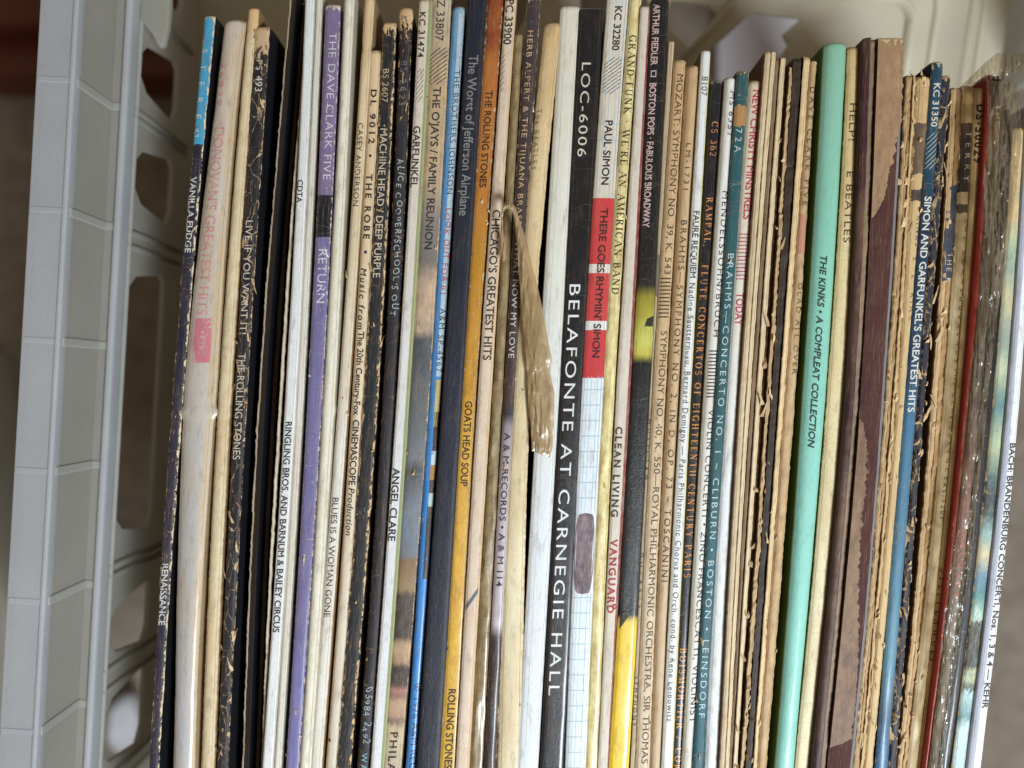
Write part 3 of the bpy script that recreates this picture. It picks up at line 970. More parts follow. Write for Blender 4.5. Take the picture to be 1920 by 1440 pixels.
RECS[-1].decals.append(('hatching', hatch(108, 174, 10, .08, .92, 26, 1.5), INK))
RECS[-1].rock = True
# 26
Rec("narrow crinkled gold foil spine with black serif capitals", [(1165, 1188), (1132, 1156), (1102, 1129)], -20, (214, 188, 126), p=2.5, r=.9, wav=.35,
    edge=.45, chip=.3, crease=.3, rough=.25, coat=.5, stain=.35, tan2=(240, 226, 180), tancol=(186, 152, 92), mottle=(250, 236, 176), mott=.7, fibre=.25, rag=.35,
    cov=((180, 150, 100), (190, 160, 110)), flakes=6,
    texts=[("GRAND FUNK \u00b7 WE'RE AN AMERICAN BAND", 66, 552, 13.5, .55, (40, 34, 26), {'serif': 1, 'w': 1.25})])
# 27
Rec("cream and dark red spine with bold black then red capitals", [(1190, 1211), (1158, 1186), (1128, 1152)], 7, (222, 212, 196), p=8, r=.4,
    edge=.06, end=1.5, chip=.1, stain=.2, strips=[(.74, (134, 34, 44))], mottle=(196, 184, 166), mott=.3, cov=((196, 184, 160), (110, 28, 38)), crease=.15,
    texts=[("CLEAN LIVING", 800, 970, 12, .30, (46, 40, 40), {'b': B2}), ("VANGUARD", 1012, 1150, 12.5, .36, (178, 46, 58), {'b': B2}), ("o", 1132, 1152, 12, .72, (178, 46, 58), {'b': B2})])
# 28
Rec("black spine with condensed pink capitals, a small square and a yellow lower end", [(1212, 1246), (1186, 1221), (1150, 1188)], -8, (30, 30, 33), p=5, r=.6, dz=.6,
    rub=.4, edge=.08, end=1.2, chip=.16, crease=.25, rough=.24, coat=.4, stain=0, tancol=(110, 100, 90), tan2=(180, 160, 120), sharp=False, wob=5,
    segs=[(0, (30, 30, 34)), (535, (34, 34, 34)), (556, (150, 140, 52)), (590, (176, 162, 62)), (640, (206, 206, 104)), (664, (206, 192, 84)), (678, (24, 24, 26)), (800, (40, 41, 43)), (1100, (46, 47, 48)), (1154, (26, 26, 28)), (1166, (238, 200, 62)), (1440, (244, 204, 60))],
    cov=((22, 22, 24), (40, 38, 36)),
    texts=[("ARTHUR FIEDLER \u25a1 BOSTON POPS \u00b7 FABULOUS BROADWAY".split(" \u25a1 ")[0], 8, 122, 12, .30, (224, 190, 184), {'b': .02, 'w': .95}),
           ("BOSTON POPS \u00b7 FABULOUS BROADWAY", 155, 426, 12, .30, (224, 190, 184), {'b': .02, 'w': .95})],
    decals=[('square_mark', [rect(132, 134, .16, .46), rect(142.5, 144.5, .16, .46), rect(134, 142.5, .16, .21), rect(134, 142.5, .41, .46)], (224, 190, 184)),
            ('dark_notch', [((1150, .1), (1180, .1), (1150, .62), (1144, .7))], (26, 26, 28)), ('dark_patch', [((598, .62), (612, .5), (612, .98), (592, .98))], (40, 38, 34))])  # small dark patch printed on the yellow portrait
# 29
Rec("sliver of tan spine wedged right of the black and yellow one", [(1246, 1258), (1220, 1228), (1188, 1198)], 74, (206, 184, 150), dz=-1,
    edge=.1, chip=.1, stain=.3, cov=((150, 130, 100), (160, 130, 96)),
    decals=[('grey_band', [rect(478, 556, .1, .95)], (140, 130, 118))],
    texts=[("MUSICIAN", 786, 900, 7, .35, INK), ("MOZARTS", 1036, 1140, 7, .35, INK), ("SYMPHONY", 1268, 1362, 7, .4, INK)])
# 30
Rec("tan spine with a dark crack and grey capitals numbering two symphonies", [(1258, 1281), (1226, 1251), (1197, 1224)], 108, (214, 184, 142), p=3, r=.7,
    edge=.35, end=2., chip=.14, stain=.4, crease=.3, rag=.4, mottle=(186, 150, 108), mott=.4, cov=((170, 136, 96), (190, 156, 112)), flakes=4,
    segs=[(0, (204, 164, 116)), (600, (216, 186, 146)), (1200, (224, 206, 178))], sharp=False,
    decals=[('tally_marks', [rect(521 + i * 7.2, 523.5 + i * 7.2, .1, .9) for i in range(11)], INK)],
    texts=[("MOZART: SYMPHONY NO. 39, K. 543", 138, 516, 12, .6, (70, 56, 44), {'w': 1.25}),
           ("SYMPHONY NO. 40, K. 550\u2014ROYAL PHILHARMONIC ORCHESTRA, SIR THOMAS BEECHAM", 620, 1540, 12, .62, (74, 62, 50), {'w': 1.25})])
# 31
Rec("light brown rounded spine with widely spaced thin black capitals", [(1283, 1309), (1254, 1277), (1224, 1248)], 119, (212, 180, 140), p=2.6, r=1.0, bulge=.2,
    edge=.1, end=2.2, chip=.1, stain=.35, mottle=(190, 156, 116), mott=.4, cov=((170, 140, 104), (190, 160, 120)),
    segs=[(0, (198, 162, 118)), (700, (214, 184, 144)), (1300, (206, 184, 154))], sharp=False,
    texts=[("LM-1731", 268, 360, 9, .5, (64, 54, 44), {'w': 1.4}), ("BRAHMS\u2014SYMPHONY NO. 2, IN D, OP. 73 ~ TOSCANINI", 412, 1092, 11, .52, (66, 56, 46), {'w': 1.25})])
# 32
Rec("white spine with a yellow-green right edge and fine black lower-case lettering", [(1309, 1327), (1279, 1299), (1247, 1269)], 91, (232, 232, 228), p=4, r=.6, dz=.6,
    edge=.05, end=.8, stain=.08, strips=[(.9, (206, 196, 110))], cov=((150, 140, 84), (190, 186, 120)), rough=.35, coat=.3,
    texts=[("8107", 143, 180, 11, .55, (50, 48, 50)), ("FAUR\u00c9 REQUIEM", 395, 522, 10.5, .5, (40, 40, 46), {'b': .012}),
           ("Nadine Sautterneau, Bernard Demigny \u2014 Paris Philharmonic Chorus and Orch. cond. by Rene Leibowitz", 530, 1353, 10.5, .5, (46, 48, 56), {'w': 1.0})])
# 33
Rec("black narrow spine with orange serif capitals", [(1329, 1354), (1298, 1321), (1266, 1289)], 146, (32, 32, 37), p=3, r=.8,
    edge=.16, end=2.4, chip=.24, crease=.4, rough=.33, coat=.3, stain=0, tancol=(110, 100, 92), tan2=(170, 160, 150), cov=((24, 24, 28), (28, 26, 26)),
    texts=[("CS 362", 228, 293, 12, .56, (224, 146, 92), {'serif': 1}), ("RAMPAL,", 370, 462, 12, .55, (228, 152, 96), {'serif': 1}),
           ("FLUTE CONCERTOS OF EIGHTEENTH CENTURY PARIS", 497, 1083, 12, .5, (230, 154, 84), {'serif': 1}), ("BOISMORTIER / CORRETTE", 1215, 1515, 12.5, .5, (234, 158, 78), {'serif': 1})])
# 34
Rec("white rounded spine with long black capitals and a bar mark, left of the teal one", [(1357, 1377), (1323, 1345), (1287, 1308)], 141, (230, 226, 218), p=2.5, r=1.0,
    edge=.05, end=1.2, stain=.2, cov=((150, 146, 140), (190, 186, 178)), mottle=(206, 200, 190), mott=.25,  # left cover of white card greyed: its shade is in the colour
    decals=[('bar_mark', [rect(657 + i * 6.6, 659.4 + i * 6.6, .22, .98) for i in range(14)], INK)],
    texts=[("MS 6351", 170, 256, 10, .78, INK, {'w': 1.4}), ("MENDELSSOHN/BRUCH", 357, 633, 11, .72, INK, {'w': 1.35}), ("VIOLIN CONCERTI \u2022 ZINO FRANCESCATTI, VIOLINIST", 768, 1356, 10.5, .7, INK, {'w': 1.35})])
# 35
Rec("teal spine with pale capitals, torn brown near its top", [(1378, 1401), (1344, 1367), (1307, 1329)], 129, (40, 92, 102), p=4, r=.6, dz=.6,
    edge=.22, end=2.5, chip=.2, crease=.9, rough=.4, stain=0, wob=10, tancol=(176, 136, 92), tan2=(226, 204, 164), flakes=4, cov=((26, 60, 66), (30, 64, 70)),
    segs=[(0, (42, 88, 92)), (196, (180, 136, 86)), (231, (42, 90, 96)), (1000, (36, 92, 104))],
    texts=[("72A", 240, 286, 12, .45, (196, 210, 206)), ("BRAHMS\u2014CONCERTO NO. 1 ~ CLIBURN \u2022 BOSTON \u2022 LEINSDORF", 474, 1346, 11, .5, (200, 222, 226), {'w': 1.35})])
# 36
Rec("white spine with crimson capitals and crimson rules", [(1401, 1426), (1365, 1389), (1329, 1357)], 147, (228, 226, 218), p=3, r=.8,
    edge=.1, end=2., chip=.06, stain=.2, cov=((170, 164, 150), (196, 180, 150)), segs=[(0, (222, 196, 158)), (500, (228, 218, 200)), (900, (232, 234, 234))], sharp=False,  # warm-to-cool light painted down the spine; left cover greyed as shade
    decals=[('rules', [rect(438 + i * 7, 440 + i * 7, .14, .94) for i in range(13)], (192, 66, 92))],
    texts=[("NEW CHRISTY MINSTRELS", 168, 412, 13, .62, (196, 62, 92), {'b': B1}), ("TODAY", 549, 610, 13, .55, (196, 62, 92), {'b': B1})])
# 37
Rec("brown gatefold of two rounded tan ridges with a split top", [(1427, 1448), (1391, 1411), (1357, 1375)], 92, (204, 168, 122), dz=.6,
    cov=((120, 86, 66), (150, 116, 80)), nocover=False,
    layers=[(0, .5, 0, .25, (228, 204, 166), dict(stain=.35, edge=.1, fibre=.18)), (.54, 1, .2, .25, (226, 202, 164), dict(stain=.35, edge=.1, fibre=.2))])
Rec("plain tan thick-edged sleeve right of the split gatefold", [(1449, 1468), (1413, 1432), (1376, 1392)], 104, (206, 172, 128),
    cov=((130, 100, 70), (120, 90, 60)),
    layers=[(0, .42, -.9, .2, (150, 128, 100), dict(stain=.3, fibre=.4)), (.44, 1, 0, .25, (226, 202, 164), dict(stain=.35, edge=.1, fibre=.18))])
# 38
Rec("brown crumbling narrow spine of bare torn board", [(1468, 1482), (1433, 1448), (1390, 1407)], 122, (140, 106, 66), rag=.7, dz=-1,
    cov=((70, 50, 30), (60, 44, 28)),
    layers=[(0, .45, -2, .6, (96, 70, 40), dict(stain=.3, fibre=.7)), (.5, 1, 0, .9, (196, 164, 120), dict(stain=.4, fibre=.4, chip=.3))], flakes=24, fsize=1.5)
# 39
Rec("spine half blackish brown and half bare tan board", [(1481, 1514), (1449, 1475), (1408, 1431)], 104, (196, 158, 110),
    cov=((40, 34, 28), (150, 116, 76)),
    layers=[(0, .55, -.5, .5, (52, 42, 34), dict(stain=.0, chip=.34, fibre=.3, tan=(96, 74, 50), tan2=(130, 102, 70))), (.58, 1, .4, .4, (230, 200, 152), dict(stain=.35, fibre=.15))], flakes=12)  # dark brown left board beside a tan one
# 40
Rec("tan spine with a pale pink patch, left of the thick aqua one", [(1514, 1527), (1475, 1496), (1431, 1450)], 111, (206, 174, 130), p=3, r=.7,
    edge=.3, end=2, chip=.15, stain=.4, rag=.5, mottle=(160, 124, 84), mott=.5, flakes=6, cov=((160, 126, 84), (150, 116, 78)),
    decals=[('pink_patch', [rect(402, 476, .15, .97)], (208, 146, 118))],
    texts=[("DAVE CLARK FIVE", 162, 386, 9, .6, (78, 62, 46), {'w': 1.4}), ("GLAD ALL OVER", 530, 702, 9, .7, (90, 72, 52), {'w': 1.4})])
# 41
Rec("thick glossy aqua green spine with slanting dark capitals", [(1541, 1585), (1510, 1555), (1467, 1504)], 76, (140, 200, 176), p=3.6, r=1.3, dz=.6, bulge=.3,
    rub=.25, end=1.0, edge=.08, chip=.06, crease=.1, rough=.32, coat=.2, stain=0, tan2=(214, 236, 220), tancol=(186, 190, 160), side=9,
    strips=[(.95, (96, 160, 96))], cov=((78, 112, 40), (84, 120, 50)),
    segs=[(0, (138, 184, 156)), (500, (138, 200, 178)), (900, (142, 206, 190))], dirt=.5, sharp=False,
    texts=[("THE KINKS \u2022 A COMPLEAT COLLECTION", 478, 838, 11.5, .44, (30, 46, 52), {'b': .028, 'i': .22})])
# 42
Rec("cracked yellowed cream spine with black capitals crying for aid", [(1586, 1611), (1555, 1587), (1505, 1534)], 84, (230, 210, 158), p=3, r=.7,
    edge=.25, end=2.6, chip=.1, crack=.12, crease=.5, stain=.45, tancol=(186, 146, 92), rag=.3, cov=((110, 130, 70), (170, 140, 90)),
    segs=[(0, (214, 184, 130)), (500, (226, 204, 152)), (1200, (232, 220, 182))], sharp=False,
    texts=[("HELP!", 192, 266, 12, .56, (58, 50, 42), {'w': 1.6}), ("E BEATLES", 320, 456, 12, .54, (58, 50, 42), {'w': 1.5})])
# 43
Rec("thickest maroon album with its paper peeled off in brown patches", [(1612, 1694), (1590, 1664), (1537, 1616)], 68, (86, 58, 62), p=10, r=.6, dz=.3,
    cov=((70, 40, 44), (92, 88, 92)), length=305,
    layers=[(0.0, .18, .8, .2, (66, 38, 44), dict(rough=.4, chip=.1, tan2=(110, 70, 70), tancol=(90, 60, 60)) if False else dict(rough=.4, chip=.08)),
            (.19, .34, -.8, .35, (140, 118, 96), dict(fibre=.4, stain=.3, chip=.2)),
            (.35, .885, .3, .2, (72, 36, 36), dict(rough=.8, chip=.1, edge=.3, stain=.05)),
            (.90, 1.0, -.3, .15, (124, 120, 122), dict(stain=.1))],
    decals=[('peeled_paper', patch([(71, .352, .95), (150, .352, .95), (226, .352, .955), (262, .352, .88), (300, .352, .80), (330, .352, .70), (365, .352, .66), (385, .352, .56), (400, .352, .46), (409, .352, .37)], .06, 3),
             (168, 134, 102), dict(off=.00055, stain=.3, fibre=.12, mottle=(128, 98, 78), mott=.4, edge=.2, end=3)),
            ('peeled_paper', patch([(786, .352, .38), (805, .352, .5), (830, .352, .58), (900, .352, .64), (1000, .352, .60), (1100, .352, .66), (1160, .352, .74), (1240, .352, .82), (1330, .352, .86), (1384, .352, .84), (1393, .352, .62), (1400, .352, .37)], .08, 9),
             (142, 110, 86), dict(off=.00055, stain=.3, fibre=.3, mottle=(104, 78, 62), mott=.6, edge=.2))])
# 44
Rec("bare corrugated brown board edges right of the maroon album", [(1697, 1717), (1664, 1686), (1614, 1634)], 137, (180, 146, 100), flakes=30, fsize=1.7,
    cov=((140, 108, 70), (120, 92, 60)),
    layers=[(0, .3, 0, .5, (222, 188, 138), dict(fibre=.3, stain=.4, chip=.3)), (.34, .62, -.6, .5, (178, 142, 96), dict(fibre=.6, stain=.3)), (.66, 1, -.1, .5, (216, 184, 136), dict(fibre=.35, stain=.4, chip=.3))])
# 45
Rec("tan split sleeve with black chips near its top, left of the navy one", [(1717, 1745), (1686, 1704), (1634, 1651)], 140, (214, 182, 130), p=4, r=.6,
    edge=.6, end=4, chip=.3, stain=.45, rag=.6, fibre=.25, flakes=22, fsize=1.4, cov=((160, 124, 80), (120, 92, 60)), wob=8, tan2=(228, 196, 146),
    segs=[(0, (212, 176, 126)), (226, (56, 54, 56)), (322, (212, 180, 130)), (350, (52, 50, 54)), (376, (214, 184, 134))],
    texts=[("KINKS", 404, 462, 9, .8, (84, 70, 56)), ("E  L  KINK", 482, 602, 9, .75, (110, 90, 66))])
# 46
Rec("navy to steel blue spine with bold white capitals and slanting white rules", [(1743, 1765), (1702, 1726), (1654, 1678)], 112, (34, 72, 92), p=3, r=.7, dz=.6,
    rub=.2, edge=.22, end=3, chip=.2, crease=.3, rough=.35, coat=.2, stain=0, tan2=(230, 220, 190), tancol=(180, 160, 120), cov=((22, 42, 56), (18, 30, 40)),
    segs=[(0, (32, 62, 82)), (300, (40, 78, 98)), (420, (26, 52, 78)), (700, (34, 72, 100)), (790, (66, 116, 148)), (1000, (72, 120, 146)), (1250, (92, 142, 162)), (1330, (74, 104, 128)), (1440, (56, 108, 152))], sharp=False,
    decals=[('hatching', hatch(250, 314, 8, .08, .92, 20, 1.6), (214, 216, 206))],
    texts=[("KC 31350", 155, 238, 11.5, .5, (226, 222, 208), {'b': B1}), ("SIMON AND GARFUNKEL'S GREATEST HITS", 368, 773, 12.5, .5, (234, 232, 222), {'b': B1})])
# 47
Rec("badly torn black spine laced with tan, right of the navy one", [(1763, 1781), (1727, 1740), (1678, 1693)], 138, (40, 46, 60), p=4, r=.7,
    edge=.6, end=3.5, chip=.4, crack=.7, rag=.7, flakes=44, fsize=1.5, stain=0, cov=((26, 28, 38), (20, 20, 26)), tancol=(176, 138, 96), tan2=(222, 192, 146))
# 48
Rec("bare brown ribbed board edges with a slate label patch", [(1782, 1806), (1751, 1775), (1698, 1717)], 161, (176, 138, 92), flakes=26, fsize=1.5,
    cov=((120, 90, 58), (130, 98, 64)),
    layers=[(0, .45, 0, .5, (214, 178, 130), dict(fibre=.35, stain=.4, chip=.3)), (.5, 1, -.3, .6, (190, 152, 104), dict(fibre=.5, stain=.4, chip=.35))],
    decals=[('label_patch', [((352, .3), (400, .12), (392, .9), (345, .9)), ((400, .12), (528, .12), (522, .85), (392, .9))], (66, 78, 92))],
    texts=[("THE K", 474, 530, 9, .6, (214, 206, 190))])
# 49
Rec("cream spine with a scuffed black block and faint tiny print", [(1805, 1828), (1775, 1795), (1717, 1737)], 157, (226, 206, 166), p=3, r=.7,
    edge=.3, end=2, chip=.2, stain=.4, rag=.4, flakes=6, cov=((180, 150, 104), (180, 150, 104)), wob=5,
    segs=[(0, (222, 192, 142)), (226, (60, 58, 60)), (357, (224, 198, 152)), (378, (70, 66, 66)), (397, (226, 206, 166))],
    texts=[("TERRY", 246, 340, 11, .62, (222, 206, 176)), ("THE COMMENDEMENCE", 410, 680, 7, .85, (92, 76, 60)), ("THE OCHEM", 690, 800, 7, .85, (110, 92, 72)), ("SERENCE", 800, 900, 7, .8, (110, 92, 72)), ("AS-0201", 905, 975, 8, .75, (92, 76, 60))])
# 50
Rec("yellowed cream spine with a bold serif name low down, touching the red one", [(1828, 1849), (1797, 1813), (1737, 1750)], 162, (224, 200, 150), p=3, r=.7,
    edge=.15, end=1.5, chip=.12, stain=.4, cov=((180, 150, 104), (170, 140, 96)), mottle=(198, 166, 116), mott=.3,
    texts=[("DS-50029", 195, 306, 13, .5, (40, 36, 34), {'b': B2}), ("STEPPENWOLF", 1065, 1243, 12, .5, (64, 54, 46), {'serif': 1})])
# 51
Rec("glossy red spine just left of the plastic bag", [(1850, 1861), (1813, 1824), (1750, 1758)], 137, (178, 52, 50), p=3, r=.7, dz=.6,
    edge=.05, chip=.05, rough=.2, coat=.6, stain=0, cov=((150, 40, 46), (140, 40, 40)), tan2=(220, 120, 116), tancol=(200, 90, 90), crease=.1)
# 52
Rec("grey spine wrapped in a crinkled clear plastic bag", [(1861, 1879), (1825, 1846), (1760, 1778)], 139, (74, 70, 72), p=3, r=.6, dz=.6,
    chip=.12, edge=.1, stain=.1, cov=((60, 56, 56), (50, 46, 46)), sharp=False,
    segs=[(0, (60, 56, 54)), (210, (60, 56, 54)), (240, (150, 120, 92)), (290, (90, 80, 70)), (700, (44, 44, 50)), (1000, (150, 110, 108)), (1130, (130, 126, 126)), (1440, (110, 106, 102))],
    texts=[("THE", 196, 236, 10, .6, (190, 160, 120), {'b': B2}), ("RECORDS", 1000, 1118, 10, .6, (206, 130, 126), {'b': B2})])
# 53
Rec("glossy black blank spine right of the plastic bag", [(1882, 1898), (1852, 1868), (1781, 1803)], 196, (34, 34, 38), p=3, r=.7, dz=-1,
    edge=.2, end=2, chip=.24, crease=.3, rough=.3, coat=.35, stain=0, tancol=(130, 120, 108), tan2=(200, 190, 170), cov=((24, 24, 26), (26, 26, 28)))
# 54
Rec("weathered cream and sea green picture spine near the right edge", [(1903, 1928), (1868, 1893), (1803, 1829)], 236, (214, 206, 166), p=5, r=.5, dz=-.5,
    edge=.5, end=2, chip=.3, crack=.25, stain=.2, rough=.4, sharp=False, wob=30, mottle=(110, 154, 150), mott=.35, tan2=(236, 216, 164), tancol=(214, 178, 124),
    segs=[(0, (222, 188, 136)), (410, (224, 194, 146)), (450, (196, 204, 164)), (500, (160, 178, 160)), (560, (220, 206, 160)), (640, (140, 160, 156)), (690, (206, 214, 176)), (760, (88, 132, 136)), (830, (196, 206, 164)), (900, (60, 82, 92)), (960, (40, 42, 50)), (1000, (150, 186, 184)), (1040, (226, 206, 158)), (1080, (96, 136, 168)), (1120, (80, 136, 132)), (1160, (206, 226, 206)), (1172, (40, 40, 46)), (1250, (44, 42, 48)), (1270, (206, 214, 170)), (1290, (50, 50, 54)), (1305, (196, 226, 226)), (1345, (90, 140, 146)), (1360, (206, 230, 234)), (1440, (190, 220, 232))],
    cov=((150, 150, 130), (150, 150, 130)))
# 55
Rec("white spine at the far right with black capitals and a side shaded pale grey", [(1926, 1946), (1894, 1917), (1832, 1857)], 196, (233, 234, 236), p=8, r=.4, dz=.6,
    rub=.3, edge=.08, chip=.05, stain=.04, end=1, cov=((196, 200, 212), (200, 200, 200)), strips=[(.42, (236, 237, 238))], segs=[(0, (178, 182, 196)), (1440, (178, 182, 196))],  # shade on the left side painted grey into the spine colour
    texts=[("BACH: BRANDENBURG CONCERTI, Nos. 1, 3 & 4 \u2014 KEHR", 830, 1328, 10.5, .70, (40, 40, 44), {'b': B1, 'w': 1.3})])

_chars = sorted(set("".join(t[0] for R in RECS for t in R.texts if not (len(t) > 6 and t[6].get('serif')))))
_bolds = sorted({0.0} | {(t[6].get('b', 0.0) if len(t) > 6 else 0.0) for R in RECS for t in R.texts if not (len(t) > 6 and t[6].get('serif'))})
_need = sorted({('M', 0.0), ('m', 0.0)} | {(c, b) for R in RECS for t in R.texts if not (len(t) > 6 and t[6].get('serif')) for c in t[0] for b in [t[6].get('b', 0.0) if len(t) > 6 else 0.0]})
for b in _bolds:
    build_glyphs([c for (c, bb) in _need if bb == b], [b])
for R in RECS:
    build_record(R)

# ------------------------------------------------------------------ crate
ROLL = -math.radians(3.2)
def plastic(name, base, rough=0.35, trans=0.5, thru=0.06):
    k = NT(name)
    tc = k.t.nodes.new('ShaderNodeTexCoord')
    n = k.noise(tc.outputs['Object'], 40, 5, .6)
    col = k.mix(n, lin(base), tuple(x * .82 for x in lin(base)[:3]) + (1,))
    bs = k.t.nodes.new('ShaderNodeBsdfPrincipled')
    k.put(bs.inputs['Base Color'], col)
    bs.inputs['Roughness'].default_value = rough
    bs.inputs['Specular IOR Level'].default_value = 0.5
    tr = k.t.nodes.new('ShaderNodeBsdfTranslucent')
    k.put(tr.inputs[0], col)
    mx = k.t.nodes.new('ShaderNodeMixShader')
    mx.inputs[0].default_value = trans
    k.t.links.new(bs.outputs[0], mx.inputs[1])
    k.t.links.new(tr.outputs[0], mx.inputs[2])
    tp = k.t.nodes.new('ShaderNodeBsdfTransparent')
    m2 = k.t.nodes.new('ShaderNodeMixShader')
    m2.inputs[0].default_value = thru
    k.t.links.new(mx.outputs[0], m2.inputs[1])
    k.t.links.new(tp.outputs[0], m2.inputs[2])
    bp = k.t.nodes.new('ShaderNodeBump')
    bp.inputs['Strength'].default_value = .25
    bp.inputs['Distance'].default_value = .0006
    k.put(bp.inputs['Height'], k.noise(tc.outputs['Object'], 900, 3, .6))
    k.t.links.new(bp.outputs[0], bs.inputs['Normal'])
    k.t.links.new(m2.outputs[0], k.out.inputs[0])
    return k.m
PL = plastic('frosted_plastic', (222, 219, 208), .38, .6, .07)
PLE = plastic('frosted_plastic_edge', (226, 224, 216), .38, .55, .07)
PLW = plastic('frosted_plastic_end_lit', (244, 236, 214), .4, .45, .04)  # same plastic made paler and warmer; light on the far end painted in
PLB = plastic('frosted_plastic_rim', (226, 227, 230), .36, .5, .06)  # cooler copy of the plastic; the rim's bluish sheen is in the colour

def plate(name, outer, holes, th, fn, mat, parent, bevel=0.0006):
    """flat panel with openings; fn maps (a, b, t) to local coordinates"""
    bm = bmesh.new()
    ed = []
    for loop in [outer] + holes:
        vs = [bm.verts.new((p[0], p[1], 0)) for p in loop]
        for i in range(len(vs)):
            ed.append(bm.edges.new((vs[i], vs[(i + 1) % len(vs)])))
    bmesh.ops.triangle_fill(bm, use_beauty=True, use_dissolve=True, edges=ed, normal=(0, 0, 1))
    r = bmesh.ops.extrude_face_region(bm, geom=bm.faces[:])
    for v in [g for g in r['geom'] if isinstance(g, bmesh.types.BMVert)]:
        v.co.z = th
    for v in bm.verts:
        v.co = Vector(fn(v.co.x, v.co.y, v.co.z))
    return bm_obj(name, bm, mat, parent, False, bevel)

crate = empty('plastic_crate', (0, 0, 0), ROLL)
tag(crate, "frosted translucent plastic crate holding the row of records", 'crate')
ZR = Z0
XL = -0.157          # inner face of the left wall at the rim
XR = 0.222
Y0, Y1 = -0.235, 0.262
mm = 0.001
def chamf(y0, y1, z0, z1, c=.006):
    return [(y0 + c, z0), (y1 - c * .4, z0), (y1, z0 + c * .5), (y1 - c * .6, z1 - c), (y1 - c * 1.6, z1), (y0 + c * 1.6, z1), (y0 + c * .6, z1 - c), (y0, z0 + c * .5)]

# left side: flange, upper step, ledge, bead and pierced wall
bm = bmesh.new()
add_box(bm, XL - .0135, XL, Y0, Y1, ZR - .0016, ZR + .0004)
bm_obj('rim_flange', bm, PLB, crate, bevel=.0005)
bm = bmesh.new()
add_box(bm, XL - .0016, XL + .0002, Y0, Y1, ZR - .003, ZR + .0012)
bm_obj('rim_bead', bm, PLB, crate, bevel=.0006)
bm = bmesh.new()
add_box(bm, XL - .0018, XL, Y0, Y1, ZR - .0225, ZR - .003)
bm_obj('upper_wall', bm, PL, crate)
bm = bmesh.new()
add_box(bm, XL - .0135, XL - .0119, Y0, Y1, ZR - .030, ZR - .0016)
bm_obj('outer_skirt', bm, PL, crate)
bm = bmesh.new()
add_box(bm, XL - .0018, XL + .0052, Y0, Y1, ZR - .0245, ZR - .0225)
bm_obj('wall_ledge', bm, PL, crate, bevel=.0005)
for k in range(-5, 6):
    y = .006 + .0452 * k
    bm = bmesh.new()
    add_box(bm, XL - .0128, XL - .0018, y - .0010, y + .0010, ZR + .0002, ZR + .00060)
    bm_obj('rib', bm, PLB, crate, bevel=.0004)
    bm = bmesh.new()
    add_box(bm, XL - .0003, XL + .0005, y - .0016, y + .0016, ZR - .0226, ZR - .0008)
    bm_obj('rib', bm, PLE, crate, bevel=.0004)
    bm = bmesh.new()
    add_box(bm, XL + .0003, XL + .0042, y - .0014, y + .0014, ZR - .0227, ZR - .0221)
    bm_obj('rib', bm, PLE, crate, bevel=.0003)
bm = bmesh.new()
add_box(bm, XL + .0050, XL + .0066, Y0, Y1, ZR - .0300, ZR - .0284)
bm_obj('wall_bead', bm, PLE, crate, bevel=.0006)
bm = bmesh.new()
add_box(bm, XL + .0040, XL + .0066, Y0, Y1, ZR - .027, ZR - .0205)
bm_obj('wall_bead', bm, PLB, crate, bevel=.0009)
hz0, hz1 = ZR - .062, ZR - .031
yh = [(.150, .176), (.104, .130), (.060, .088), (-.070, .038), (-.119, -.093), (-.163, -.130), (-.205, -.175)]
holes = [chamf(a, b, hz0 if (b - a) < .05 else hz0 + .002, hz1) for a, b in yh]
low = [chamf(a, a + .034, ZR - .150, ZR - .085) for a in (-.20, -.15, -.10, -.05, 0, .05, .10, .15, .20)]
low2 = [chamf(a, a + .034, ZR - .235, ZR - .170) for a in (-.20, -.15, -.10, -.05, 0, .05, .10, .15, .20)]
plate('side_wall', [(Y0, .004), (Y1, .004), (Y1, ZR - .0245), (Y0, ZR - .0245)], holes + low + low2, .0022,
      lambda a, b, t: (XL + .0030 + t, a, b), PL, crate)
# raised lips round the openings
for (a, b) in yh:
    bm = bmesh.new()
    add_box(bm, XL + .0051, XL + .0064, a - .0105, a - .0085, hz0 - .01, hz1 + .003)
    bm_obj('wall_strut', bm, PL, crate, bevel=.0004)
    bm = bmesh.new()
    add_box(bm, XL + .0051, XL + .0064, b + .0085 if (b - a) < .05 else b + .006, b + .0105 if (b - a) < .05 else b + .008, hz0 - .01, hz1 + .003)
    bm_obj('wall_strut', bm, PL, crate, bevel=.0004)
# right side: long hand opening
plate('side_wall', [(Y0, .004), (.215, .004), (.215, ZR - .004), (Y0, ZR - .004)], [[(-.215, .20), (.135, .20), (.146, .22), (.146, ZR - .014), (-.215, ZR - .014)]] +
      [chamf(a, a + .034, .05, .18) for a in (-.20, -.15, -.10, -.05, 0, .05, .10)], .0022,
      lambda a, b, t: (XR - t, a, b), PL, crate)
# near end and floor
plate('end_wall', [(XL - .001, .004), (XR - .0023, .004), (XR - .0023, ZR - .004), (XL - .001, ZR - .004)], [chamf(-.08, .12, ZR - .07, ZR - .03)], .0022,
      lambda a, b, t: (a, Y0 - .0005 - t, b), PL, crate)
plate('crate_floor', [(XL + .006, Y0), (XR - .003, Y0), (XR - .003, .214), (XL + .006, .214)],
      [[(x, y), (x + .03, y), (x + .03, y + .03), (x, y + .03)] for x in (-.13, -.08, -.03, .02, .07, .12, .17) for y in (-.21, -.16, -.11, -.06, -.01, .04, .09, .15)], .003,
      lambda a, b, t: (a, b, .004 + t), PL, crate)
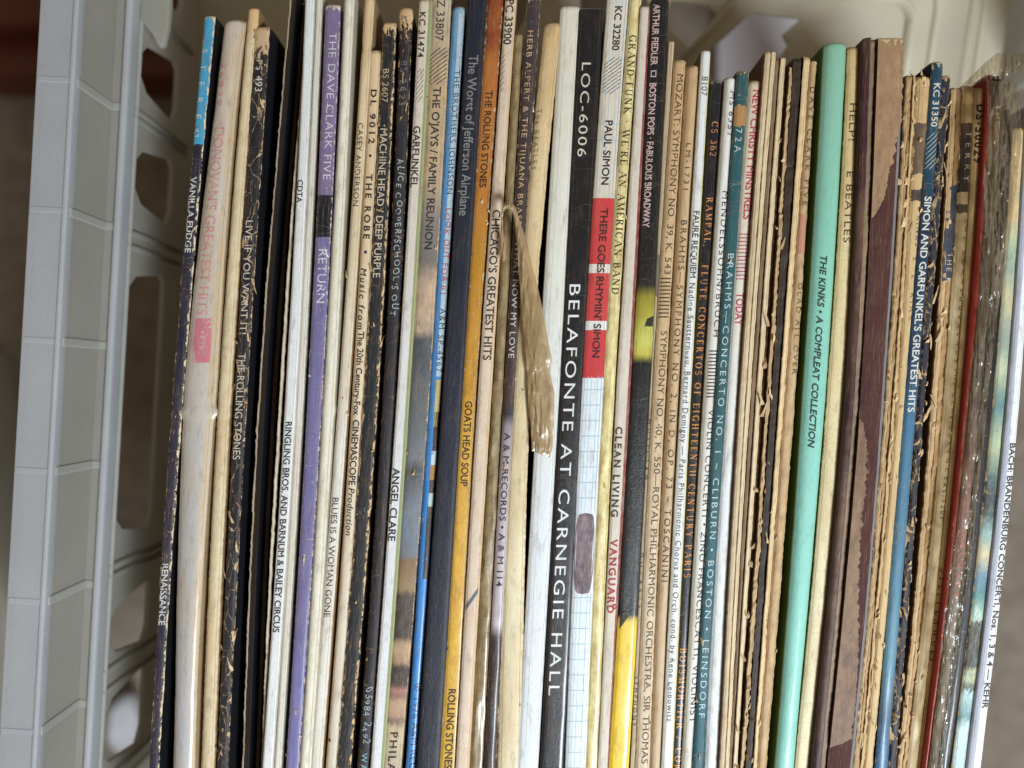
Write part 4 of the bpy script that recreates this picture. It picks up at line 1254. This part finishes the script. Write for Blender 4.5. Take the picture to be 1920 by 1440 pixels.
# far end: stepped panel, a broad recessed shelf pierced by the hand hole
ZE = Z0 - .080
SL = math.tan(math.radians(10))
def endmap(a, b, t):
    return (a, b, ZE + (b - .15) * SL + t)
holeA = [(.060, .166), (.0725, .157), (.083, .172), (.078, .1755), (.062, .1765)]
holeB = [(.077, .152), (.0985, .1735), (.121, .172), (.1135, .165), (.1165, .161), (.111, .151), (.1165, .140), (.080, .134)]
holeA2 = [(.028, .146), (.0585, .150), (.0575, .164), (.050, .178), (.020, .178)]
holeM = [(-.05, .150), (-.012, .150), (.004, .178), (-.036, .178)]
plate('end_panel', [(XL + .004, .1305), (.214, .1305), (.214, .258), (XL + .004, .258)], [holeA, holeB, holeA2, holeM], .002, endmap, PLW, crate)
def rail(pts, w, h, name, z=.0021):
    bm = bmesh.new()
    n = len(pts)
    rows = []
    for i, p in enumerate(pts):
        a, b = pts[max(0, i - 1)], pts[min(n - 1, i + 1)]
        dx, dy = b[0] - a[0], b[1] - a[1]
        L = math.hypot(dx, dy)
        nx, ny = -dy / L * w / 2, dx / L * w / 2
        rows.append([bm.verts.new(endmap(p[0] + s * nx, p[1] + s * ny, z + t)) for s, t in ((-1, 0), (-.6, h), (.6, h), (1, 0))])
    for a, b in zip(rows[:-1], rows[1:]):
        for j in range(3):
            bm.faces.new([a[j], a[j + 1], b[j + 1], b[j]])
    bm.faces.new(rows[0])
    bm.faces.new(rows[-1][::-1])
    return bm_obj(name, bm, PLW, crate, True)
def rr(cx, cy, r, a0, a1):
    return [(cx + r * math.cos(math.radians(a0 + (a1 - a0) * i / 8)), cy + r * math.sin(math.radians(a0 + (a1 - a0) * i / 8))) for i in range(9)]
rail([(-.14, .1815)] + rr(.160, .1715, .010, 90, 0) + [(.170, .132)], .004, .0035, 'panel_lip')
rail([(-.14, .1925)] + rr(.166, .1775, .015, 90, 0) + [(.181, .132)], .0025, .002, 'panel_lip')
rail([(.197, .256), (.197, .132)], .003, .002, 'panel_rib')
rail([(.202, .256), (.202, .132)], .0015, .0015, 'panel_rib')
rail([(.064, .146), (.0905, .177)], .0028, .003, 'panel_strut')
rail([(-.06, .186), (-.05, .214), (-.03, .256)], .003, .002, 'panel_rib')
# upright of the far end and its rim
bm = bmesh.new()
add_box(bm, XL - .012, .214, .2585, .2605, ZE + .02, ZR - .002)
bm_obj('end_wall', bm, PL, crate)
bm = bmesh.new()
add_box(bm, XL - .013, .216, .2607, .272, ZR - .004, ZR - .0021)
bm_obj('rim_flange', bm, PLB, crate, bevel=.0005)
# tongue of the folding corner, hanging at the top of the left wall
bm = bmesh.new()
top = [bm.verts.new((p[0], p[1], ZR - .028)) for p in [(-.1515, .165), (-.1415, .165), (-.1402, .140), (-.1404, .131), (-.1415, .1235), (-.1435, .1225), (-.1462, .1270), (-.1515, .1330)]]
f = bm.faces.new(top)
r = bmesh.ops.extrude_face_region(bm, geom=[f])
for v in [g for g in r['geom'] if isinstance(g, bmesh.types.BMVert)]:
    v.co.z -= .003
bm_obj('corner_tongue', bm, PL, crate, bevel=.0006)

# ------------------------------------------------------------------ torn tape and plastic bag
def film(name, base, alpha, rough, tint, parent, grids, off=0.0):
    k = NT(name)
    tc = k.t.nodes.new('ShaderNodeTexCoord')
    n = k.noise(tc.outputs['Object'], 160, 6, .65)
    n2 = k.noise(k.scalev(tc.outputs['Object'], (190, 26, 60)), 1.0, 5, .6)
    col = k.mix(n, lin(base), lin(tint))
    bs = k.t.nodes.new('ShaderNodeBsdfPrincipled')
    k.put(bs.inputs['Base Color'], col)
    bs.inputs['Roughness'].default_value = rough
    bs.inputs['Coat Weight'].default_value = 1.0
    bs.inputs['Coat Roughness'].default_value = .12
    bp = k.t.nodes.new('ShaderNodeBump')
    bp.inputs['Strength'].default_value = .8
    bp.inputs['Distance'].default_value = .0015
    k.put(bp.inputs['Height'], n2)
    k.t.links.new(bp.outputs[0], bs.inputs['Normal'])
    k.t.links.new(bp.outputs[0], bs.inputs['Coat Normal'])
    tp = k.t.nodes.new('ShaderNodeBsdfTransparent')
    tp.inputs[0].default_value = lin((236, 228, 212))
    mx = k.t.nodes.new('ShaderNodeMixShader')
    k.put(mx.inputs[0], k.math('ADD', alpha, k.math('MULTIPLY', k.math('SUBTRACT', n2, .5), .9), clamp=True))
    k.t.links.new(tp.outputs[0], mx.inputs[1])
    k.t.links.new(bs.outputs[0], mx.inputs[2])
    # clear film still mirrors the window
    gl = k.t.nodes.new('ShaderNodeBsdfGlossy')
    gl.inputs['Roughness'].default_value = .26
    k.t.links.new(bp.outputs[0], gl.inputs['Normal'])
    fr = k.t.nodes.new('ShaderNodeFresnel')
    fr.inputs[0].default_value = 1.5
    k.t.links.new(bp.outputs[0], fr.inputs['Normal'])
    m3 = k.t.nodes.new('ShaderNodeMixShader')
    k.put(m3.inputs[0], k.math('MULTIPLY', fr.outputs[0], 1.6, clamp=True))
    k.t.links.new(mx.outputs[0], m3.inputs[1])
    k.t.links.new(gl.outputs[0], m3.inputs[2])
    k.t.links.new(m3.outputs[0], k.out.inputs[0])
    return k.m

def sheet(name, rows, mat, root, wr=0.0, nu=8, nv=5, seed=1, wscale=.06):
    """thin sheet through rows of (leftx, lefty, rightx, righty, height mm)"""
    vs, fs = [], []
    inv = root.matrix_basis.inverted() if root else Matrix.Identity(4)
    full = []
    for a, b in zip(rows[:-1], rows[1:]):
        for i in range(nv):
            t = i / nv
            full.append([a[j] * (1 - t) + b[j] * t for j in range(5)])
    full.append(list(rows[-1]))
    for r in full:
        for j in range(nu + 1):
            s = j / nu
            px, py = r[0] * (1 - s) + r[2] * s, r[1] * (1 - s) + r[3] * s
            z = Z0 + r[4] * .001 + (.0018 if wr > .0008 else 0) + wr * (mnoise.noise(Vector((px * wscale * 2.0, py * wscale * .28, seed))) + .5 * mnoise.noise(Vector((px * wscale * 5, py * wscale * .8, seed + 3))))
            z += .0012 * (1 - (2 * s - 1) ** 2)
            vs.append(inv @ px2w(px, py, z))
    w = nu + 1
    for i in range(len(full) - 1):
        for j in range(nu):
            fs.append([i * w + j, (i + 1) * w + j, (i + 1) * w + j + 1, i * w + j + 1])
    return mesh_obj(name, vs, fs, mat, root, None, True)

tape = film('aged_tape', (156, 122, 78), .74, .36, (202, 174, 130), None, None)
R20 = [R for R in RECS if 'loop of tape' in R.label][0].root
arch = [((936, 500), (950, 484), 1.5), ((937, 457), (950, 462), 2.2), ((939.5, 418), (943.5, 428), 3.0), ((940, 396), (944, 400), 4.5), ((942, 385), (947, 393.5), 5.2), ((947, 379.5), (951, 391), 5.6), ((954, 378), (956, 392.5), 5.8),
        ((962, 381), (961, 398), 5.6), ((968, 391), (963.5, 407), 5.2), ((973, 408), (965, 420), 4.8), ((982, 436), (968, 447), 4.4), ((989, 456), (970, 464), 4.2), ((998, 500), (972, 500), 4.0), ((1010, 545), (976, 552), 3.6),
        ((1022, 602), (979, 590), 3.2), ((1028, 640), (985, 650), 3.0), ((1035, 674), (988, 690), 2.8), ((1031, 697), (990, 712), 2.4), ((1040, 738), (990, 747), 2.2), ((1039, 790), (995, 800), 2.0), ((1036, 841), (997, 840), 1.7), ((1031, 858), (998, 846), 1.5)]
sheet('torn_tape', [(b[0], b[1], a[0], a[1], z) for a, b, z in arch], tape, R20, .0007, 14, 8, 3, .11)

bagm = film('clear_bag', (164, 136, 98), .20, .10, (214, 196, 168), None, None)
R52 = [R for R in RECS if 'clear plastic bag' in R.label][0].root
bag = [(1850, 150, 1906, 156, 3), (1852, 200, 1913, 200, 6), (1848, 260, 1915, 262, 7), (1844, 330, 1908, 332, 6), (1840, 400, 1899, 402, 6), (1836, 500, 1886, 500, 5), (1830, 600, 1868, 600, 4), (1816, 700, 1858, 700, 3.4), (1806, 800, 1848, 800, 3),
       (1798, 900, 1836, 900, 3.4), (1785, 1000, 1826, 1000, 4), (1780, 1050, 1822, 1050, 4), (1770, 1150, 1806, 1150, 3), (1756, 1300, 1784, 1300, 2.2), (1742, 1440, 1768, 1440, 2), (1722, 1600, 1750, 1600, 2)]
sheet('plastic_bag', bag, bagm, R52, .0016, 36, 22, 11, .07)
flap = [(1806, 168, 1798, 164, -1), (1832, 158, 1822, 142, 0), (1862, 148, 1845, 119, 1), (1884, 150, 1870, 99, 2), (1905, 136, 1892, 101, 2.5), (1928, 126, 1926, 99, 3), (1950, 122, 1950, 104, 3)]
sheet('plastic_bag', flap, bagm, R52, .0018, 24, 16, 17, .07)

# ------------------------------------------------------------------ surroundings
k = NT('carpet')
tc = k.t.nodes.new('ShaderNodeTexCoord')
n1 = k.noise(tc.outputs['Object'], 55, 6, .7)
n2 = k.noise(tc.outputs['Object'], 420, 5, .7)
col = k.mix(k.math('MULTIPLY', k.math('SUBTRACT', n1, .25, clamp=True), 1.8, clamp=True), lin((160, 144, 126)), lin((226, 210, 192)))
col = k.mix(k.math('MULTIPLY', n2, .5), col, lin((118, 102, 86)))
bs = k.t.nodes.new('ShaderNodeBsdfPrincipled')
k.put(bs.inputs['Base Color'], col)
bs.inputs['Roughness'].default_value = .95
bp = k.t.nodes.new('ShaderNodeBump')
bp.inputs['Distance'].default_value = .006
k.put(bp.inputs['Height'], k.math('ADD', n1, n2))
k.t.links.new(bp.outputs[0], bs.inputs['Normal'])
k.t.links.new(bs.outputs[0], k.out.inputs[0])
bm = bmesh.new()
bmesh.ops.create_grid(bm, x_segments=40, y_segments=40, size=2.0)
carpet = bm_obj('carpet', bm, k.m)
carpet['kind'] = 'structure'

wood = NT('dark_wood')
tc = wood.t.nodes.new('ShaderNodeTexCoord')
wn = wood.noise(wood.scalev(tc.outputs['Object'], (3, 60, 60)), 1.0, 6, .6)
bs = wood.t.nodes.new('ShaderNodeBsdfPrincipled')
wood.put(bs.inputs['Base Color'], wood.mix(wn, lin((72, 30, 18)), lin((112, 52, 30))))
bs.inputs['Roughness'].default_value = .35
wood.t.links.new(bs.outputs[0], wood.out.inputs[0])
rail_o = empty('wooden_rail', (-.36, .285, .001))
tag(rail_o, "dark reddish brown wooden rail lying beyond the top left of the crate", 'furniture')
bm = bmesh.new()
add_box(bm, -.30, .17, -.055, .12, 0, .045)
bm_obj('plinth', bm, wood.m, rail_o, bevel=.004)
bm = bmesh.new()
add_box(bm, -.30, .17, -.030, .12, .0452, .070)
bm_obj('moulding', bm, wood.m, rail_o, bevel=.006)

sheetm = plain('white_board', (188, 182, 186), .6, .03, 30.)
bm = bmesh.new()
add_box(bm, .02, .80, .0, .60, 0, .012)
o = bm_obj('white_board', bm, sheetm, bevel=.001)
o.location = (.142, .238, .001)
tag(o, "pale white board lying flat on the carpet beyond the top right of the crate", 'board')

lid = empty('storage_lid', (-.372, -.16, .002), math.radians(14))
tag(lid, "translucent plastic lid leaning at the lower left of the crate", 'lid')
bm = bmesh.new()
add_box(bm, -.10, .0, -.26, .19, .06, .063)
bm_obj('lid_panel', bm, PL, lid, bevel=.001)
bm = bmesh.new()
add_box(bm, .0002, .012, -.26, .19, .0, .066)
bm_obj('lid_edge', bm, PL, lid, bevel=.002)
for yy in (-.14, .02):
    bm = bmesh.new()
    add_box(bm, -.10, .0, yy, yy + .006, .0632, .068)
    bm_obj('lid_rib', bm, PL, lid, bevel=.001)
ym = plain('yellow_foam', (206, 166, 52), .8, .15, 80., .002)
bm = bmesh.new()
bmesh.ops.create_icosphere(bm, subdivisions=3, radius=.03)
for v in bm.verts:
    v.co = Vector((v.co.x * 1.0, v.co.y * 1.7, v.co.z * .7)) * (1 + .12 * mnoise.noise(v.co * 40))
o = bm_obj('yellow_sponge', bm, ym, None, True)
o.location = (-.402, -.165, .024)
tag(o, "small yellow sponge on the carpet at the left edge below the lid", 'sponge')
tm = plain('white_tissue', (190, 190, 194), .8, .05, 60.)
bm = bmesh.new()
bmesh.ops.create_icosphere(bm, subdivisions=4, radius=.015)
for v in bm.verts:
    v.co = Vector((v.co.x * .8, v.co.y * 1.5, v.co.z * .8)) * (1 + .35 * mnoise.noise(v.co * 55) + .12 * mnoise.noise(v.co * 160))
o = bm_obj('crumpled_tissue', bm, tm, None, True)
o.location = (-.300, -.262, .026)
tag(o, "crumpled white tissue on the carpet seen through the lower left crate opening", 'tissue')
